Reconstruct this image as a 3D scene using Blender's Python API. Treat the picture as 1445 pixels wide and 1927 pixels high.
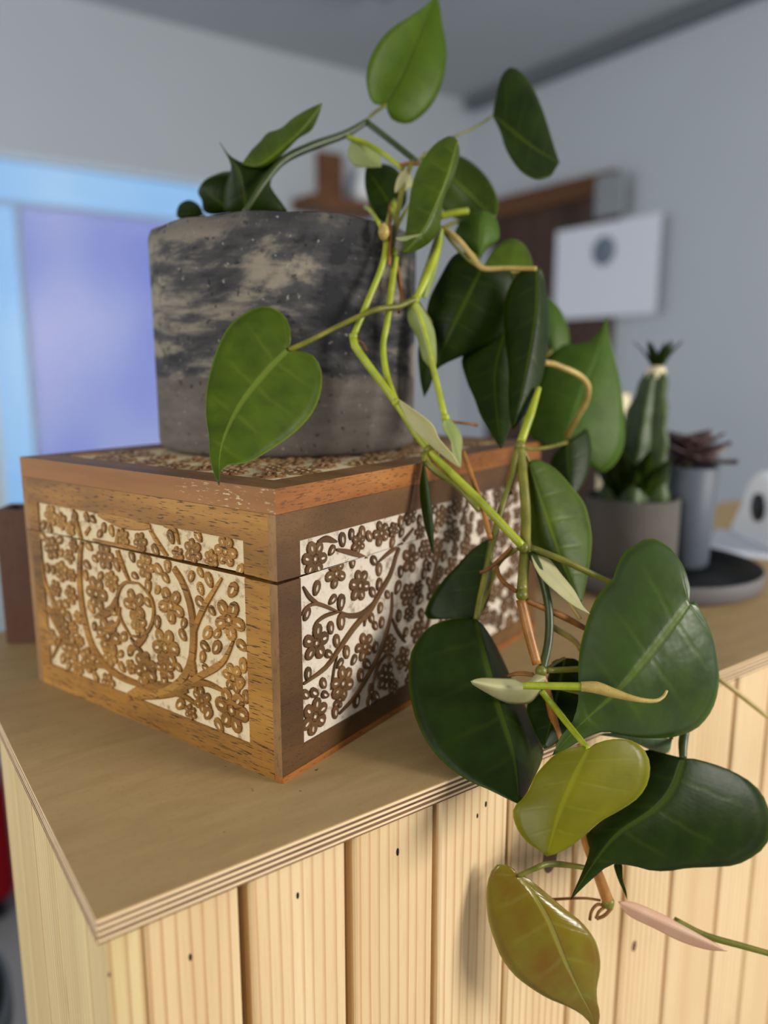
import bpy, bmesh, math, random
from mathutils import Vector, Matrix
random.seed(7)
for o in list(bpy.data.objects): bpy.data.objects.remove(o)
SC = bpy.context.scene
COL = SC.collection
# ------------------------------------------------------------------ camera
PW, PH, FPX = 1445, 1927, 1447.0
PITCH, YAW = 0.18641, -0.6188
CAM = Vector((-0.06692, -0.30143, 0.22712))
CA = Vector((math.cos(YAW), math.sin(YAW), 0))
CD = Vector((-math.sin(YAW)*math.cos(PITCH), math.cos(YAW)*math.cos(PITCH), -math.sin(PITCH)))
CB = CA.cross(CD)
cam = bpy.data.cameras.new('camera'); camo = bpy.data.objects.new('camera', cam); COL.objects.link(camo)
M = Matrix((CA, CB, -CD)).transposed().to_4x4(); M.translation = CAM; camo.matrix_world = M
cam.sensor_fit = 'HORIZONTAL'; cam.sensor_width = 36.0; cam.lens = 36.0*FPX/PW
cam.clip_start = 0.01; cam.clip_end = 100
cam.dof.use_dof = True; cam.dof.focus_distance = 0.43; cam.dof.aperture_fstop = 4.0
SC.camera = camo
# ------------------------------------------------------------------ world, lights, exposure
SC.view_settings.view_transform = 'Standard'; SC.view_settings.look = 'None'
SC.view_settings.gamma = 1.0; SC.view_settings.use_curve_mapping = False
SC.view_settings.exposure = -0.12
w = bpy.data.worlds.new('world'); SC.world = w; w.use_nodes = True
bg = w.node_tree.nodes['Background']; bg.inputs[0].default_value = (0.93, 0.96, 1.0, 1); bg.inputs[1].default_value = 0.12
def area(name, loc, target, sx, sy, power, col):
    l = bpy.data.lights.new(name, 'AREA'); l.shape = 'RECTANGLE'; l.size = sx; l.size_y = sy; l.energy = power; l.color = col
    o = bpy.data.objects.new(name, l); COL.objects.link(o); o.location = loc
    o.rotation_euler = (Vector(target)-Vector(loc)).to_track_quat('-Z', 'Y').to_euler()
    return o
area('front_window_light', (1.75, -2.0, 0.62), (0.25, 0.1, 0.0), 0.85, 0.85, 80, (1.0, 0.95, 0.88))
area('side_fill_light', (-2.4, -1.1, 0.7), (0.1, 0.2, 0.05), 0.9, 0.9, 42, (1.0, 0.95, 0.88))  # added fill lamp that brightens the left face of the box, not a window
area('far_fill_light', (-2.7, 1.6, 0.5), (2.0, 1.9, 0.75), 1.6, 1.3, 42, (0.98, 0.985, 1.0))  # extra lamp put in to lift the far walls and ceiling; no real source

# ------------------------------------------------------------------ helpers
def ray(x, y): return CD + CA*((x-PW/2)/FPX) - CB*((y-PH/2)/FPX)
def px(x, y, d): return CAM + ray(x, y)*d
def onplane(x, y, P, n):
    n = Vector(n); v = ray(x, y); return CAM + v*(n.dot(Vector(P)-CAM)/n.dot(v))
CROPS = {'A': (640, 380, 3.141), 'B': (750, 800, 3.211), 'C': (780, 380, 3.44), 'D': (640, 180, 4.014), 'E': (750, 1120, 4.129),
         'F': (900, 1360, 2.651), 'G': (880, 1580, 5.16), 'H': (1050, 980, 4.188), 'I': (250, 150, 2.408), 'J': (300, 180, 3.44),
         'K': (600, 0, 2.408), 'L': (750, 1000, 2.079), 'M': (700, 800, 4.817), 'P': (0, 0, 1.0),
         'X': (40, 920, 3.141), 'Y': (540, 940, 4.0133)}
def T(c, pts):
    a, b, s = CROPS[c]; return [(a+p[0]/s, b+p[1]/s)+tuple(p[2:]) for p in pts]
def cr(pts, n):
    """Catmull-Rom resample by arc length to n points (any dimension)."""
    P = [Vector(p) for p in pts]
    if len(P) == 2: return [P[0].lerp(P[1], i/(n-1)) for i in range(n)]
    Q = [2*P[0]-P[1]]+P+[2*P[-1]-P[-2]]; out = []
    for i in range(1, len(Q)-2):
        for k in range(12):
            t = k/12; a, b, c, d = Q[i-1], Q[i], Q[i+1], Q[i+2]
            out.append(0.5*((2*b)+(c-a)*t+(2*a-5*b+4*c-d)*t*t+(3*b-a-3*c+d)*t*t*t))
    out.append(P[-1])
    L = [0]
    for i in range(1, len(out)): L.append(L[-1]+(Vector(out[i][:2])-Vector(out[i-1][:2])).length if len(out[0]) <= 2 or True else 0)
    res = []; j = 0
    for i in range(n):
        s = L[-1]*i/(n-1)
        while j < len(L)-2 and L[j+1] < s: j += 1
        e = L[j+1]-L[j]; res.append(out[j].lerp(out[j+1], (s-L[j])/e if e > 1e-12 else 0))
    return res
def tag(o, label=None, cat=None, group=None, kind=None):
    if label: o['label'] = label
    if cat: o['category'] = cat
    if group: o['group'] = group
    if kind: o['kind'] = kind
    return o
def empty(name, loc=(0, 0, 0), rz=0, **k):
    o = bpy.data.objects.new(name, None); COL.objects.link(o); o.location = loc; o.rotation_euler = (0, 0, rz); o.empty_display_size = .02
    return tag(o, **k)
def mesh(name, verts, faces, mats, parent=None, fm=None, smooth=False, loc=None):
    me = bpy.data.meshes.new(name); me.from_pydata([tuple(v) for v in verts], [], faces)
    for m in (mats if isinstance(mats, (list, tuple)) else [mats]): me.materials.append(m)
    if fm: me.polygons.foreach_set('material_index', fm)
    if smooth: me.polygons.foreach_set('use_smooth', [True]*len(me.polygons))
    me.update()
    o = bpy.data.objects.new(name, me); COL.objects.link(o)
    if parent: o.parent = parent
    if loc: o.location = loc
    return o
def boxvf(x0, x1, y0, y1, z0, z1, base=0):
    v = [(x0,y0,z0),(x1,y0,z0),(x1,y1,z0),(x0,y1,z0),(x0,y0,z1),(x1,y0,z1),(x1,y1,z1),(x0,y1,z1)]
    f = [(3,2,1,0),(4,5,6,7),(0,1,5,4),(1,2,6,5),(2,3,7,6),(3,0,4,7)]
    return v, [tuple(i+base for i in q) for q in f]
def box(name, x0, x1, y0, y1, z0, z1, mat, parent=None, bev=0):
    v, f = boxvf(x0, x1, y0, y1, z0, z1)
    if bev:
        bm = bmesh.new(); vs = [bm.verts.new(p) for p in v]
        for q in f: bm.faces.new([vs[i] for i in q])
        bmesh.ops.bevel(bm, geom=bm.edges[:], offset=bev, segments=2, affect='EDGES', profile=.5)
        me = bpy.data.meshes.new(name); bm.to_mesh(me); bm.free(); me.materials.append(mat)
        o = bpy.data.objects.new(name, me); COL.objects.link(o)
        if parent: o.parent = parent
        return o
    return mesh(name, v, f, mat, parent)
def lathe(name, prof, mats, parent=None, n=64, fmf=None, loc=None, jitter=None, sx=1, sy=1):
    V = []; Fc = []; fm = []
    for j, (r, z) in enumerate(prof):
        for i in range(n):
            a = 2*math.pi*i/n; dz, dr = jitter(j, a) if jitter else (0, 0)
            V.append(((r+dr)*math.cos(a)*sx, (r+dr)*math.sin(a)*sy, z+dz))
    for j in range(len(prof)-1):
        for i in range(n):
            Fc.append((j*n+i, j*n+(i+1) % n, (j+1)*n+(i+1) % n, (j+1)*n+i)); fm.append(fmf(j) if fmf else 0)
    Fc.append(tuple(range(n))[::-1]); fm.append(fmf(0) if fmf else 0)
    Fc.append(tuple((len(prof)-1)*n+i for i in range(n))); fm.append(fmf(len(prof)-2) if fmf else 0)
    return mesh(name, V, Fc, mats, parent, fm, True, loc)
def sweep(name, P, R, mat, parent, n=8):
    """tube through 3D points P with radii R"""
    V = []; Fc = []
    up = None
    for i, p in enumerate(P):
        t = (P[min(i+1, len(P)-1)]-P[max(i-1, 0)]).normalized()
        if up is None: up = t.orthogonal().normalized()
        up = (up - t*up.dot(t)).normalized(); b = t.cross(up)
        for k in range(n):
            a = 2*math.pi*k/n; V.append(p+(up*math.cos(a)+b*math.sin(a))*R[i])
    for i in range(len(P)-1):
        for k in range(n): Fc.append((i*n+k, i*n+(k+1) % n, (i+1)*n+(k+1) % n, (i+1)*n+k))
    Fc.append(tuple(range(n))[::-1]); Fc.append(tuple((len(P)-1)*n+k for k in range(n)))
    return mesh(name, V, Fc, mat, parent, smooth=True)

# ------------------------------------------------------------------ materials
class NT:
    def __init__(s, name):
        s.m = bpy.data.materials.new(name); s.m.use_nodes = True; s.t = s.m.node_tree; s.t.nodes.clear()
        s.out = s.n('ShaderNodeOutputMaterial'); s.b = s.n('ShaderNodeBsdfPrincipled'); s.l(s.b.outputs[0], s.out.inputs[0])
    def n(s, ty, **k):
        x = s.t.nodes.new(ty)
        for a, b in k.items(): setattr(x, a, b)
        return x
    def l(s, a, b): s.t.links.new(a, b)
    def setin(s, sock, v):
        if hasattr(v, 'is_output'): s.l(v, sock)
        else: sock.default_value = v
    def math(s, op, a, b=0.0, c=0.0, clamp=False):
        x = s.n('ShaderNodeMath', operation=op, use_clamp=clamp)
        for i, v in enumerate((a, b, c)): s.setin(x.inputs[i], v)
        return x.outputs[0]
    def mix(s, f, a, b):
        x = s.n('ShaderNodeMix', data_type='RGBA'); s.setin(x.inputs[0], f)
        s.setin(x.inputs[6], a if hasattr(a, 'is_output') else (*a, 1)); s.setin(x.inputs[7], b if hasattr(b, 'is_output') else (*b, 1)); return x.outputs[2]
    def coord(s, kind='Object'): return s.n('ShaderNodeTexCoord').outputs[kind]
    def map(s, v, scale=(1, 1, 1), loc=(0, 0, 0), rot=(0, 0, 0)):
        x = s.n('ShaderNodeMapping'); s.l(v, x.inputs[0]); s.setin(x.inputs[1], loc); x.inputs[2].default_value = rot; x.inputs[3].default_value = scale; return x.outputs[0]
    def noise(s, v, scale, detail=4, rough=.55, dist=0):
        x = s.n('ShaderNodeTexNoise'); s.l(v, x.inputs['Vector']); x.inputs['Scale'].default_value = scale; x.inputs['Detail'].default_value = detail
        x.inputs['Roughness'].default_value = rough; x.inputs['Distortion'].default_value = dist; return x.outputs[0]
    def ramp(s, f, stops, interp='LINEAR'):
        x = s.n('ShaderNodeValToRGB'); s.l(f, x.inputs[0]); e = x.color_ramp.elements; x.color_ramp.interpolation = interp
        while len(e) < len(stops): e.new(.5)
        for i, (p, c) in enumerate(stops): e[i].position = p; e[i].color = (*c, 1) if len(c) == 3 else c
        return x.outputs[0]
    def step(s, f, a, b):
        x = s.n('ShaderNodeMapRange', interpolation_type='SMOOTHSTEP'); s.l(f, x.inputs[0]); x.inputs[1].default_value = a; x.inputs[2].default_value = b; return x.outputs[0]
    def bump(s, h, st, dist=.001):
        x = s.n('ShaderNodeBump'); s.l(h, x.inputs['Height']); x.inputs['Strength'].default_value = st; x.inputs['Distance'].default_value = dist; s.l(x.outputs[0], s.b.inputs['Normal']); return x
    def base(s, c, rough=.5, spec=.5):
        s.setin(s.b.inputs['Base Color'], c if hasattr(c, 'is_output') else (*c, 1)); s.setin(s.b.inputs['Roughness'], rough); s.b.inputs['Specular IOR Level'].default_value = spec; return s.m
    def rnd(s): return s.n('ShaderNodeObjectInfo').outputs['Random']
    def cmb(s, x, y, z):
        c = s.n('ShaderNodeCombineXYZ'); s.setin(c.inputs[0], x); s.setin(c.inputs[1], y); s.setin(c.inputs[2], z); return c.outputs[0]
def hexc(r, g, b):
    f = lambda c: (c/255/12.92) if c/255 <= .04045 else ((c/255+.055)/1.055)**2.4
    return (f(r), f(g), f(b))
def plain(name, c, rough=.6, spec=.4, var=.12, scale=30):
    k = NT(name); n = k.noise(k.coord(), scale, 3)
    col = k.mix(n, tuple(x*(1-var) for x in c), tuple(min(1, x*(1+var)) for x in c)); return k.base(col, rough, spec)
def wood(name, dark, mid, light, axis, freq=90, stretch=14, pores=.6, rough=.55, porescale=1500, tint=.1):
    """grain running along local axis (0,1,2) with dark pore streaks"""
    k = NT(name); co = k.coord(); r = k.rnd()
    off = k.cmb(k.math('MULTIPLY', r, 3.1), k.math('MULTIPLY', r, 1.7), k.math('MULTIPLY', r, 2.3))
    sc = [1, 1, 1]; sc[axis] = 1/stretch
    v = k.map(co, tuple(sc), off)
    n1 = k.noise(v, freq*.35, 5, .6, .4); n2 = k.noise(v, porescale, 2, .5)
    col = k.ramp(n1, [(.28, dark), (.5, mid), (.72, light)])
    p = k.step(n2, .57, .66)
    col = k.mix(k.math('MULTIPLY', p, pores), col, tuple(x*.28 for x in dark))
    big = k.noise(co, 14, 2)
    col = k.mix(k.math('MULTIPLY', k.step(big, .45, .75), tint), col, tuple(x*.45 for x in dark))
    k.bump(k.math('SUBTRACT', n1, k.math('MULTIPLY', p, .6)), .25, .0006)
    return k.base(col, rough, .35)
def pine(name, lo, hi, line, axis=2):
    k = NT(name); co = k.coord(); r = k.rnd()
    sc = [1, 1, 1]; sc[axis] = .05
    off = k.cmb(k.math('MULTIPLY', r, 5.3), k.math('MULTIPLY', r, 3.7), k.math('MULTIPLY', r, 1.9))
    v = k.map(co, tuple(sc), off)
    n0 = k.noise(v, 7, 3, .5); 
    wv = k.n('ShaderNodeTexWave', wave_type='BANDS', bands_direction='X' if axis != 0 else 'Y'); wv.wave_profile = 'SAW'
    vv = k.n('ShaderNodeVectorMath', operation='ADD'); k.l(v, vv.inputs[0]); k.l(k.cmb(k.math('MULTIPLY', n0, .3), k.math('MULTIPLY', n0, .3), 0.0), vv.inputs[1])
    k.l(k.map(vv.outputs[0], (1, 1, 1), (0, 0, 0), (0, 0, .785)), wv.inputs[0]); wv.inputs['Scale'].default_value = 70; wv.inputs['Distortion'].default_value = 1.6; wv.inputs['Detail'].default_value = 2; wv.inputs['Detail Scale'].default_value = 1.2
    g = k.step(wv.outputs[1], .6, 1.0)
    n1 = k.noise(v, 30, 4); col = k.ramp(n1, [(.3, lo), (.7, hi)])
    fine = k.noise(v, 500, 2)
    rmix = k.math('MULTIPLY', g, k.math('MULTIPLY_ADD', r, .45, .3))
    col = k.mix(rmix, col, line)
    col = k.mix(k.math('MULTIPLY', k.step(fine, .5, .8), .18), col, line)
    # knots
    vo = k.n('ShaderNodeTexVoronoi', feature='F1'); k.l(k.map(co, (1, 1, .35), off), vo.inputs['Vector']); vo.inputs['Scale'].default_value = 9; vo.inputs['Randomness'].default_value = 1
    kn = k.math('SUBTRACT', 1.0, k.step(vo.outputs['Distance'], .03, .13), clamp=True)
    col = k.mix(k.math('MULTIPLY', kn, .75), col, (line[0]*.45, line[1]*.3, line[2]*.22))
    k.bump(k.math('ADD', g, k.math('MULTIPLY', fine, .5)), .12, .0005)
    return k.base(col, .5, .35)

LEAF_UV = 'leaf'
def leafmat(name, dark, light, vein, rough=.34, trans=.22, tcol=None, spec=.4, veins=6.0, veinamt=.38, bumpst=.3, bscale=60, fb=.06, vb=1.0):
    k = NT(name); uv = k.n('ShaderNodeUVMap', uv_map=LEAF_UV).outputs[0]
    sp = k.n('ShaderNodeSeparateXYZ'); k.l(uv, sp.inputs[0]); u, t = sp.outputs[0], sp.outputs[1]
    s = k.math('MULTIPLY', k.math('ABSOLUTE', k.math('SUBTRACT', t, .5)), 2.0)
    mid = k.math('SUBTRACT', 1.0, k.step(s, .02, .075), clamp=True)
    co = k.coord(); big = k.noise(co, bscale, 3, .5)
    uu = k.math('ADD', k.math('MULTIPLY', u, veins), k.math('MULTIPLY', big, .25))
    lat = k.math('PINGPONG', uu, .5)
    latm = k.math('MULTIPLY', k.math('SUBTRACT', 1.0, k.step(lat, .0, .11), clamp=True), k.math('SUBTRACT', 1.0, k.step(s, .35, .98), clamp=True))
    fine = k.math('PINGPONG', k.math('MULTIPLY', u, veins*9), .5)
    vm = k.math('MAXIMUM', mid, k.math('MULTIPLY', latm, .28))
    col = k.ramp(big, [(.3, dark), (.7, light)])
    edge = k.step(s, .94, 1.0)
    col = k.mix(k.math('MULTIPLY', vm, veinamt), col, vein)
    col = k.mix(k.math('MULTIPLY', edge, .45), col, vein)
    col = k.mix(k.math('MULTIPLY', fine, .12), col, tuple(x*.6 for x in dark))
    h = k.math('ADD', k.math('MULTIPLY', vm, -vb), k.math('ADD', k.math('MULTIPLY', big, 1.6), k.math('MULTIPLY', fine, fb)))
    k.bump(h, bumpst, .0012); k.base(col, rough, spec)
    if trans:
        tr = k.n('ShaderNodeBsdfTranslucent'); tc = tcol or tuple(min(1, 2.2*x) for x in light); k.setin(tr.inputs[0], k.mix(k.math('MULTIPLY', vm, .4), tc, tuple(x*.5 for x in tc)))
        mx = k.n('ShaderNodeMixShader'); mx.inputs[0].default_value = trans; k.l(k.b.outputs[0], mx.inputs[1]); k.l(tr.outputs[0], mx.inputs[2]); k.l(mx.outputs[0], k.out.inputs[0])
    return k.m
def stemmat(name, a, b, rough=.4):
    k = NT(name); co = k.coord(); n = k.noise(co, 70, 3); f = k.noise(co, 900, 2)
    col = k.ramp(n, [(.35, a), (.65, b)]); col = k.mix(k.math('MULTIPLY', k.step(f, .55, .75), .35), col, tuple(x*.45 for x in a)); k.bump(f, .15, .0004); return k.base(col, rough, .45)

MT = {}
MT['pine'] = pine('pine_board', hexc(218, 188, 140), hexc(236, 210, 166), hexc(184, 130, 80))
MT['pine_side'] = pine('pine_side_board', hexc(208, 184, 132), hexc(230, 208, 156), hexc(170, 124, 74))
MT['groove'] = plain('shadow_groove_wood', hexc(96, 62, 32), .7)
def plymat():
    k = NT('plywood_face'); co = k.coord(); n = k.noise(k.map(co, (1, 5, 5)), 16, 5, .6, .6); f = k.noise(co, 300, 2); sp = k.noise(co, 120, 2, .5)
    col = k.ramp(n, [(.3, hexc(160, 133, 90)), (.7, hexc(174, 147, 102))]); col = k.mix(k.math('MULTIPLY', k.step(f, .5, .8), .2), col, hexc(128, 104, 70))
    col = k.mix(k.math('MULTIPLY', k.step(sp, .74, .78), .8), col, hexc(66, 46, 26)); return k.base(col, .55, .3)
MT['ply_face'] = plymat()
MT['ply_light'] = wood('ply_light_layer', hexc(230, 198, 154), hexc(240, 212, 170), hexc(248, 224, 186), 0, 120, 30, .15)
MT['ply_dark'] = wood('ply_dark_layer', hexc(92, 66, 44), hexc(120, 90, 64), hexc(138, 106, 78), 0, 160, 20, .6)
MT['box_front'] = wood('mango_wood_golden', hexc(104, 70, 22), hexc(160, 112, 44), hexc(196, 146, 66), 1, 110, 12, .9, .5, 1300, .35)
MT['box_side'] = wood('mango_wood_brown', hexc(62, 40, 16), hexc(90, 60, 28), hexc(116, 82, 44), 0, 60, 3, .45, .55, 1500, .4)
MT['box_top'] = wood('mango_wood_lid', hexc(92, 62, 32), hexc(122, 86, 48), hexc(140, 104, 62), 1, 110, 10, .6, .5, 1300)
MT['box_orange'] = wood('mango_wood_orange', hexc(116, 66, 24), hexc(150, 92, 40), hexc(176, 118, 58), 0, 120, 7, .6, .45, 1300)
MT['box_end'] = wood('mango_wood_end_grain', hexc(124, 92, 54), hexc(148, 112, 70), hexc(164, 128, 84), 2, 160, 3, .3, .7, 700)
def scratched():
    k = NT('mango_wood_scratched'); co = k.coord(); n = k.noise(k.map(co, (1, .1, 1)), 45, 5); col = k.ramp(n, [(.3, hexc(132, 86, 42)), (.7, hexc(166, 116, 62))])
    sc = k.noise(k.map(co, (1, .5, 2.4), (0, 0, 0), (.45, 0, 0)), 330, 2, .6); msk = k.noise(co, 26, 2)
    sy = k.n('ShaderNodeSeparateXYZ'); k.l(co, sy.inputs[0]); near = k.math('SUBTRACT', 1.0, k.step(sy.outputs[1], .02, .10), clamp=True)
    col = k.mix(k.math('MULTIPLY', k.math('MULTIPLY', k.step(sc, .58, .66), k.step(msk, .35, .6)), near), col, hexc(232, 212, 170)); return k.base(col, .55, .35)
MT['box_scratch'] = scratched()
def whitewash(name, c1, c2, worn):
    k = NT(name); co = k.coord(); n = k.noise(co, 130, 5, .65); n2 = k.noise(co, 420, 3)
    col = k.mix(n2, c1, c2); col = k.mix(k.math('MULTIPLY', k.step(n, .52, .70), .8), col, worn); k.bump(k.math('ADD', n, n2), .5, .0008); return k.base(col, .75, .2)
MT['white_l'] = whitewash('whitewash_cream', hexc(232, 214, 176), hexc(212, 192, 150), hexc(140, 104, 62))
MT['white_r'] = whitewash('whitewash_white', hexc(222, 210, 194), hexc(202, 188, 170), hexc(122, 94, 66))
def concrete():
    k = NT('marbled_concrete'); co = k.coord(); sx = k.n('ShaderNodeSeparateXYZ'); k.l(co, sx.inputs[0]); z = sx.outputs[2]
    v = k.map(co, (1, 1, 1.8), (2.35, .6, .42), (.45, .3, 0)); n = k.noise(v, 5.5, 8, .58, 1.2); n2 = k.noise(k.map(co, (1, 1, 4)), 22, 6, .65); g = k.noise(co, 260, 3, .6)
    up = k.step(k.math('ADD', z, k.math('MULTIPLY', k.math('SUBTRACT', n2, .5), .012)), .052, .056)
    f = k.math('ADD', n, k.math('MULTIPLY', k.math('SUBTRACT', n2, .5), .3))
    upc = k.ramp(f, [(.40, hexc(40, 40, 44)), (.48, hexc(74, 73, 73)), (.54, hexc(134, 126, 112)), (.7, hexc(152, 140, 122))])
    loc = k.ramp(n2, [(.3, hexc(84, 78, 72)), (.7, hexc(112, 104, 96))])
    col = k.mix(up, loc, upc)
    rim = k.step(z, .142, .156); col = k.mix(k.math('MULTIPLY', rim, .5), col, hexc(60, 60, 60))
    col = k.mix(k.math('MULTIPLY', k.step(g, .66, .74), .6), col, hexc(190, 186, 178))
    g2 = k.noise(k.map(co, (1, 1, 1), (.5, .2, .1)), 180, 3); col = k.mix(k.math('MULTIPLY', k.step(g2, .62, .7), .7), col, hexc(20, 20, 22))
    k.bump(k.math('ADD', g, n2), .35, .0012); return k.base(col, .85, .25)
MT['concrete'] = concrete()
MT['soil'] = plain('potting_soil', hexc(34, 24, 16), .95, .1, .5, 120)
MT['L_dark'] = leafmat('leaf_dark_green', hexc(22, 38, 1), hexc(34, 52, 2), hexc(80, 98, 14), .42, .12, spec=.16, bumpst=.25)
MT['L_mid'] = leafmat('leaf_green', hexc(56, 76, 3), hexc(78, 100, 8), hexc(136, 156, 56), .42, .2, tcol=hexc(120, 140, 10), spec=.3)
MT['L_gloss'] = leafmat('leaf_glossy_green', hexc(34, 58, 1), hexc(54, 80, 2), hexc(106, 128, 24), .36, .1, spec=.6, bumpst=.7, bscale=34, fb=.0, vb=.35)
MT['L_pale'] = leafmat('leaf_pale_green', hexc(66, 96, 22), hexc(82, 112, 30), hexc(110, 140, 60), .5, .3, spec=.25)
MT['L_young'] = leafmat('leaf_yellow_green', hexc(116, 114, 2), hexc(132, 128, 4), hexc(164, 168, 30), .42, .3, tcol=hexc(160, 160, 4), bumpst=.2)
MT['L_back'] = leafmat('leaf_backlit_green', hexc(76, 104, 4), hexc(90, 118, 8), hexc(58, 84, 4), .5, .5, tcol=hexc(150, 176, 10))
MT['L_bronze'] = leafmat('leaf_bronze', hexc(126, 92, 18), hexc(128, 120, 28), hexc(176, 176, 96), .26, .15, spec=.6, bumpst=.5)
MT['L_under'] = leafmat('leaf_grey_green', hexc(96, 120, 84), hexc(120, 144, 106), hexc(140, 160, 120), .5, .2)
MT['S_green'] = stemmat('stem_lime_green', hexc(136, 150, 24), hexc(166, 176, 44))
MT['S_olive'] = stemmat('stem_olive', hexc(92, 96, 26), hexc(126, 122, 40))
MT['S_dark'] = stemmat('stem_dark_green', hexc(40, 54, 16), hexc(58, 72, 24))
MT['S_brown'] = stemmat('stem_amber_brown', hexc(142, 90, 34), hexc(178, 124, 60))
MT['S_tan'] = stemmat('stem_tan', hexc(160, 136, 66), hexc(190, 166, 96))
MT['S_root'] = stemmat('aerial_root_brown', hexc(100, 60, 22), hexc(148, 98, 42), .6)
MT['sheath'] = leafmat('papery_sheath', hexc(186, 184, 132), hexc(206, 202, 156), hexc(222, 218, 178), .5, .35, tcol=hexc(230, 226, 170), veins=3, bumpst=.2)
MT['sheath_g'] = leafmat('green_sheath', hexc(150, 166, 96), hexc(176, 186, 126), hexc(206, 210, 160), .5, .35, tcol=hexc(200, 210, 120), veins=3, bumpst=.2)
MT['sheath_p'] = leafmat('pink_sheath', hexc(234, 196, 166), hexc(240, 214, 184), hexc(240, 222, 194), .5, .3, tcol=hexc(240, 180, 150), veins=3, bumpst=.2)
MT['wall'] = plain('painted_wall', hexc(186, 194, 202), .85, .2, .03, 3)
MT['ceil'] = plain('painted_ceiling', hexc(184, 190, 196), .9, .2, .03, 3)
MT['floor'] = plain('grey_floor', hexc(140, 140, 140), .6, .3, .06, 6)
MT['frame'] = plain('window_frame_paint', hexc(196, 214, 232), .5, .4, .04)
MT['door'] = wood('door_brown_wood', hexc(56, 40, 32), hexc(72, 52, 42), hexc(88, 64, 50), 2, 30, 10, .3)
MT['lintel'] = wood('door_frame_wood', hexc(88, 56, 30), hexc(108, 70, 40), hexc(124, 84, 50), 1, 30, 10, .3)
MT['paper'] = plain('white_paper', hexc(226, 230, 242), .8, .2, .02)
MT['dkgrey'] = plain('dark_grey_plastic', hexc(70, 76, 82), .5)
MT['grey'] = plain('grey_metal', hexc(140, 146, 150), .45)
MT['black'] = plain('black_plastic', hexc(18, 19, 20), .45)
MT['white'] = plain('white_plastic', hexc(228, 232, 236), .35, .5, .02)
MT['cream'] = plain('cream_wax', hexc(226, 214, 176), .5, .4, .03)
MT['red'] = plain('red_fabric', hexc(150, 14, 26), .85, .2, .15, 90)
MT['brownblk'] = wood('reddish_brown_wood', hexc(84, 54, 40), hexc(104, 70, 54), hexc(118, 82, 64), 2, 40, 10, .4)
MT['bluepot'] = plain('blue_grey_glaze', hexc(88, 95, 106), .5, .3, .05)
MT['greypot'] = plain('grey_concrete_pot', hexc(94, 90, 86), .85, .2, .15, 60)
MT['purple'] = leafmat('leaf_dark_purple', hexc(56, 38, 42), hexc(82, 58, 60), hexc(110, 84, 84), .4, .1)
MT['tray'] = plain('grey_stoneware', hexc(106, 104, 106), .65, .3, .05)
MT['knob'] = plain('brass_knob', hexc(210, 170, 130), .35, .5)
def lit(name, stops, st):
    k = NT(name); n = k.noise(k.map(k.coord(), (1, 1, .8)), 2.2, 1, .4); e = k.ramp(n, stops); k.base((.1, .1, .12), .3, .3)
    k.setin(k.b.inputs['Emission Color'], e); k.b.inputs['Emission Strength'].default_value = st; return k.m
MT['lit_blue'] = lit('lit_window_lavender', [(.3, hexc(122, 138, 214)), (.5, hexc(152, 164, 220)), (.7, hexc(176, 178, 224))], .86)
MT['lit_cyan'] = lit('lit_window_cyan', [(.3, hexc(128, 184, 232)), (.7, hexc(166, 206, 236))], 1.0)
gk = NT('window_glass'); gk.b.inputs['Transmission Weight'].default_value = 1; gk.b.inputs['IOR'].default_value = 1.02; gk.base((.93, .95, 1), .02, .2); MT['glass'] = gk.m

# ------------------------------------------------------------------ room
WX, WY, ZC, ZF = 2.62, 2.76, 1.5, -1.05
XL, YN = -2.9, -2.9
WIN = (.40, 1.34, -.30, .955)   # x0,x1,z0,z1 of the window opening in the back wall
def struct(o): o['kind'] = 'structure'; return o
# back wall around the window opening
V = []; Fc = []
for (a, b, c, d) in [(XL, WIN[0], ZF, ZC), (WIN[1], WX+.12, ZF, ZC), (WIN[0], WIN[1], ZF, WIN[2]), (WIN[0], WIN[1], WIN[3], ZC)]:
    v, f = boxvf(a, b, WY, WY+.12, c, d, len(V)); V += v; Fc += f
struct(mesh('wall_back', V, Fc, MT['wall']))
struct(box('wall_right', WX, WX+.12, YN, WY, ZF, ZC, MT['wall']))
struct(box('ceiling', XL, WX+.12, YN, WY+.12, ZC, ZC+.1, MT['ceil']))
struct(box('floor', XL, WX+.12, YN, WY+.12, ZF-.1, ZF, MT['floor']))
struct(box('baseboard_back', XL, WX, WY-.015, WY, ZF, ZF+.09, MT['frame']))
struct(box('trim_1', WX-.05, WX, YN, WY-.05, ZC-.06, ZC, plain('grey_cornice', hexc(104, 110, 116), .7)))
struct(box('trim_2', 1.15, 1.62, 1.9, 2.05, ZC-.05, ZC, MT['grey']))
wn = struct(empty('window_1', (WIN[0], WY, WIN[2])))
ww, wh = WIN[1]-WIN[0], WIN[3]-WIN[2]
for nm, a in (('window_frame', (0, .02, -.005, .08, 0, wh)), ('window_frame', (ww-.02, ww, -.005, .08, 0, wh)), ('window_frame', (.02, ww-.02, -.005, .08, wh-.02, wh)), ('window_frame', (.02, ww-.02, -.005, .08, 0, .02)),
              ('glazing_bar', (.13, .15, .02, .05, .02, wh-.17)), ('glazing_bar', (.02, ww-.02, .02, .05, wh-.17, wh-.155)), ('window_sill', (-.03, ww+.03, -.06, -.006, -.03, .0))):
    box(nm, *a, MT['frame'], wn)
box('pane', .15, ww-.02, .03, .034, .05, wh-.17, MT['lit_blue'], wn)
box('pane', .02, .13, .03, .034, .02, wh-.17, MT['lit_cyan'], wn)
box('pane', .02, ww-.02, .03, .034, wh-.155, wh-.02, MT['lit_cyan'], wn)
box('glazing', .02, ww-.02, .012, .015, .02, wh-.02, MT['glass'], wn)
dr = struct(empty('door_1', (WX, 2.2, ZF)))
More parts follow.
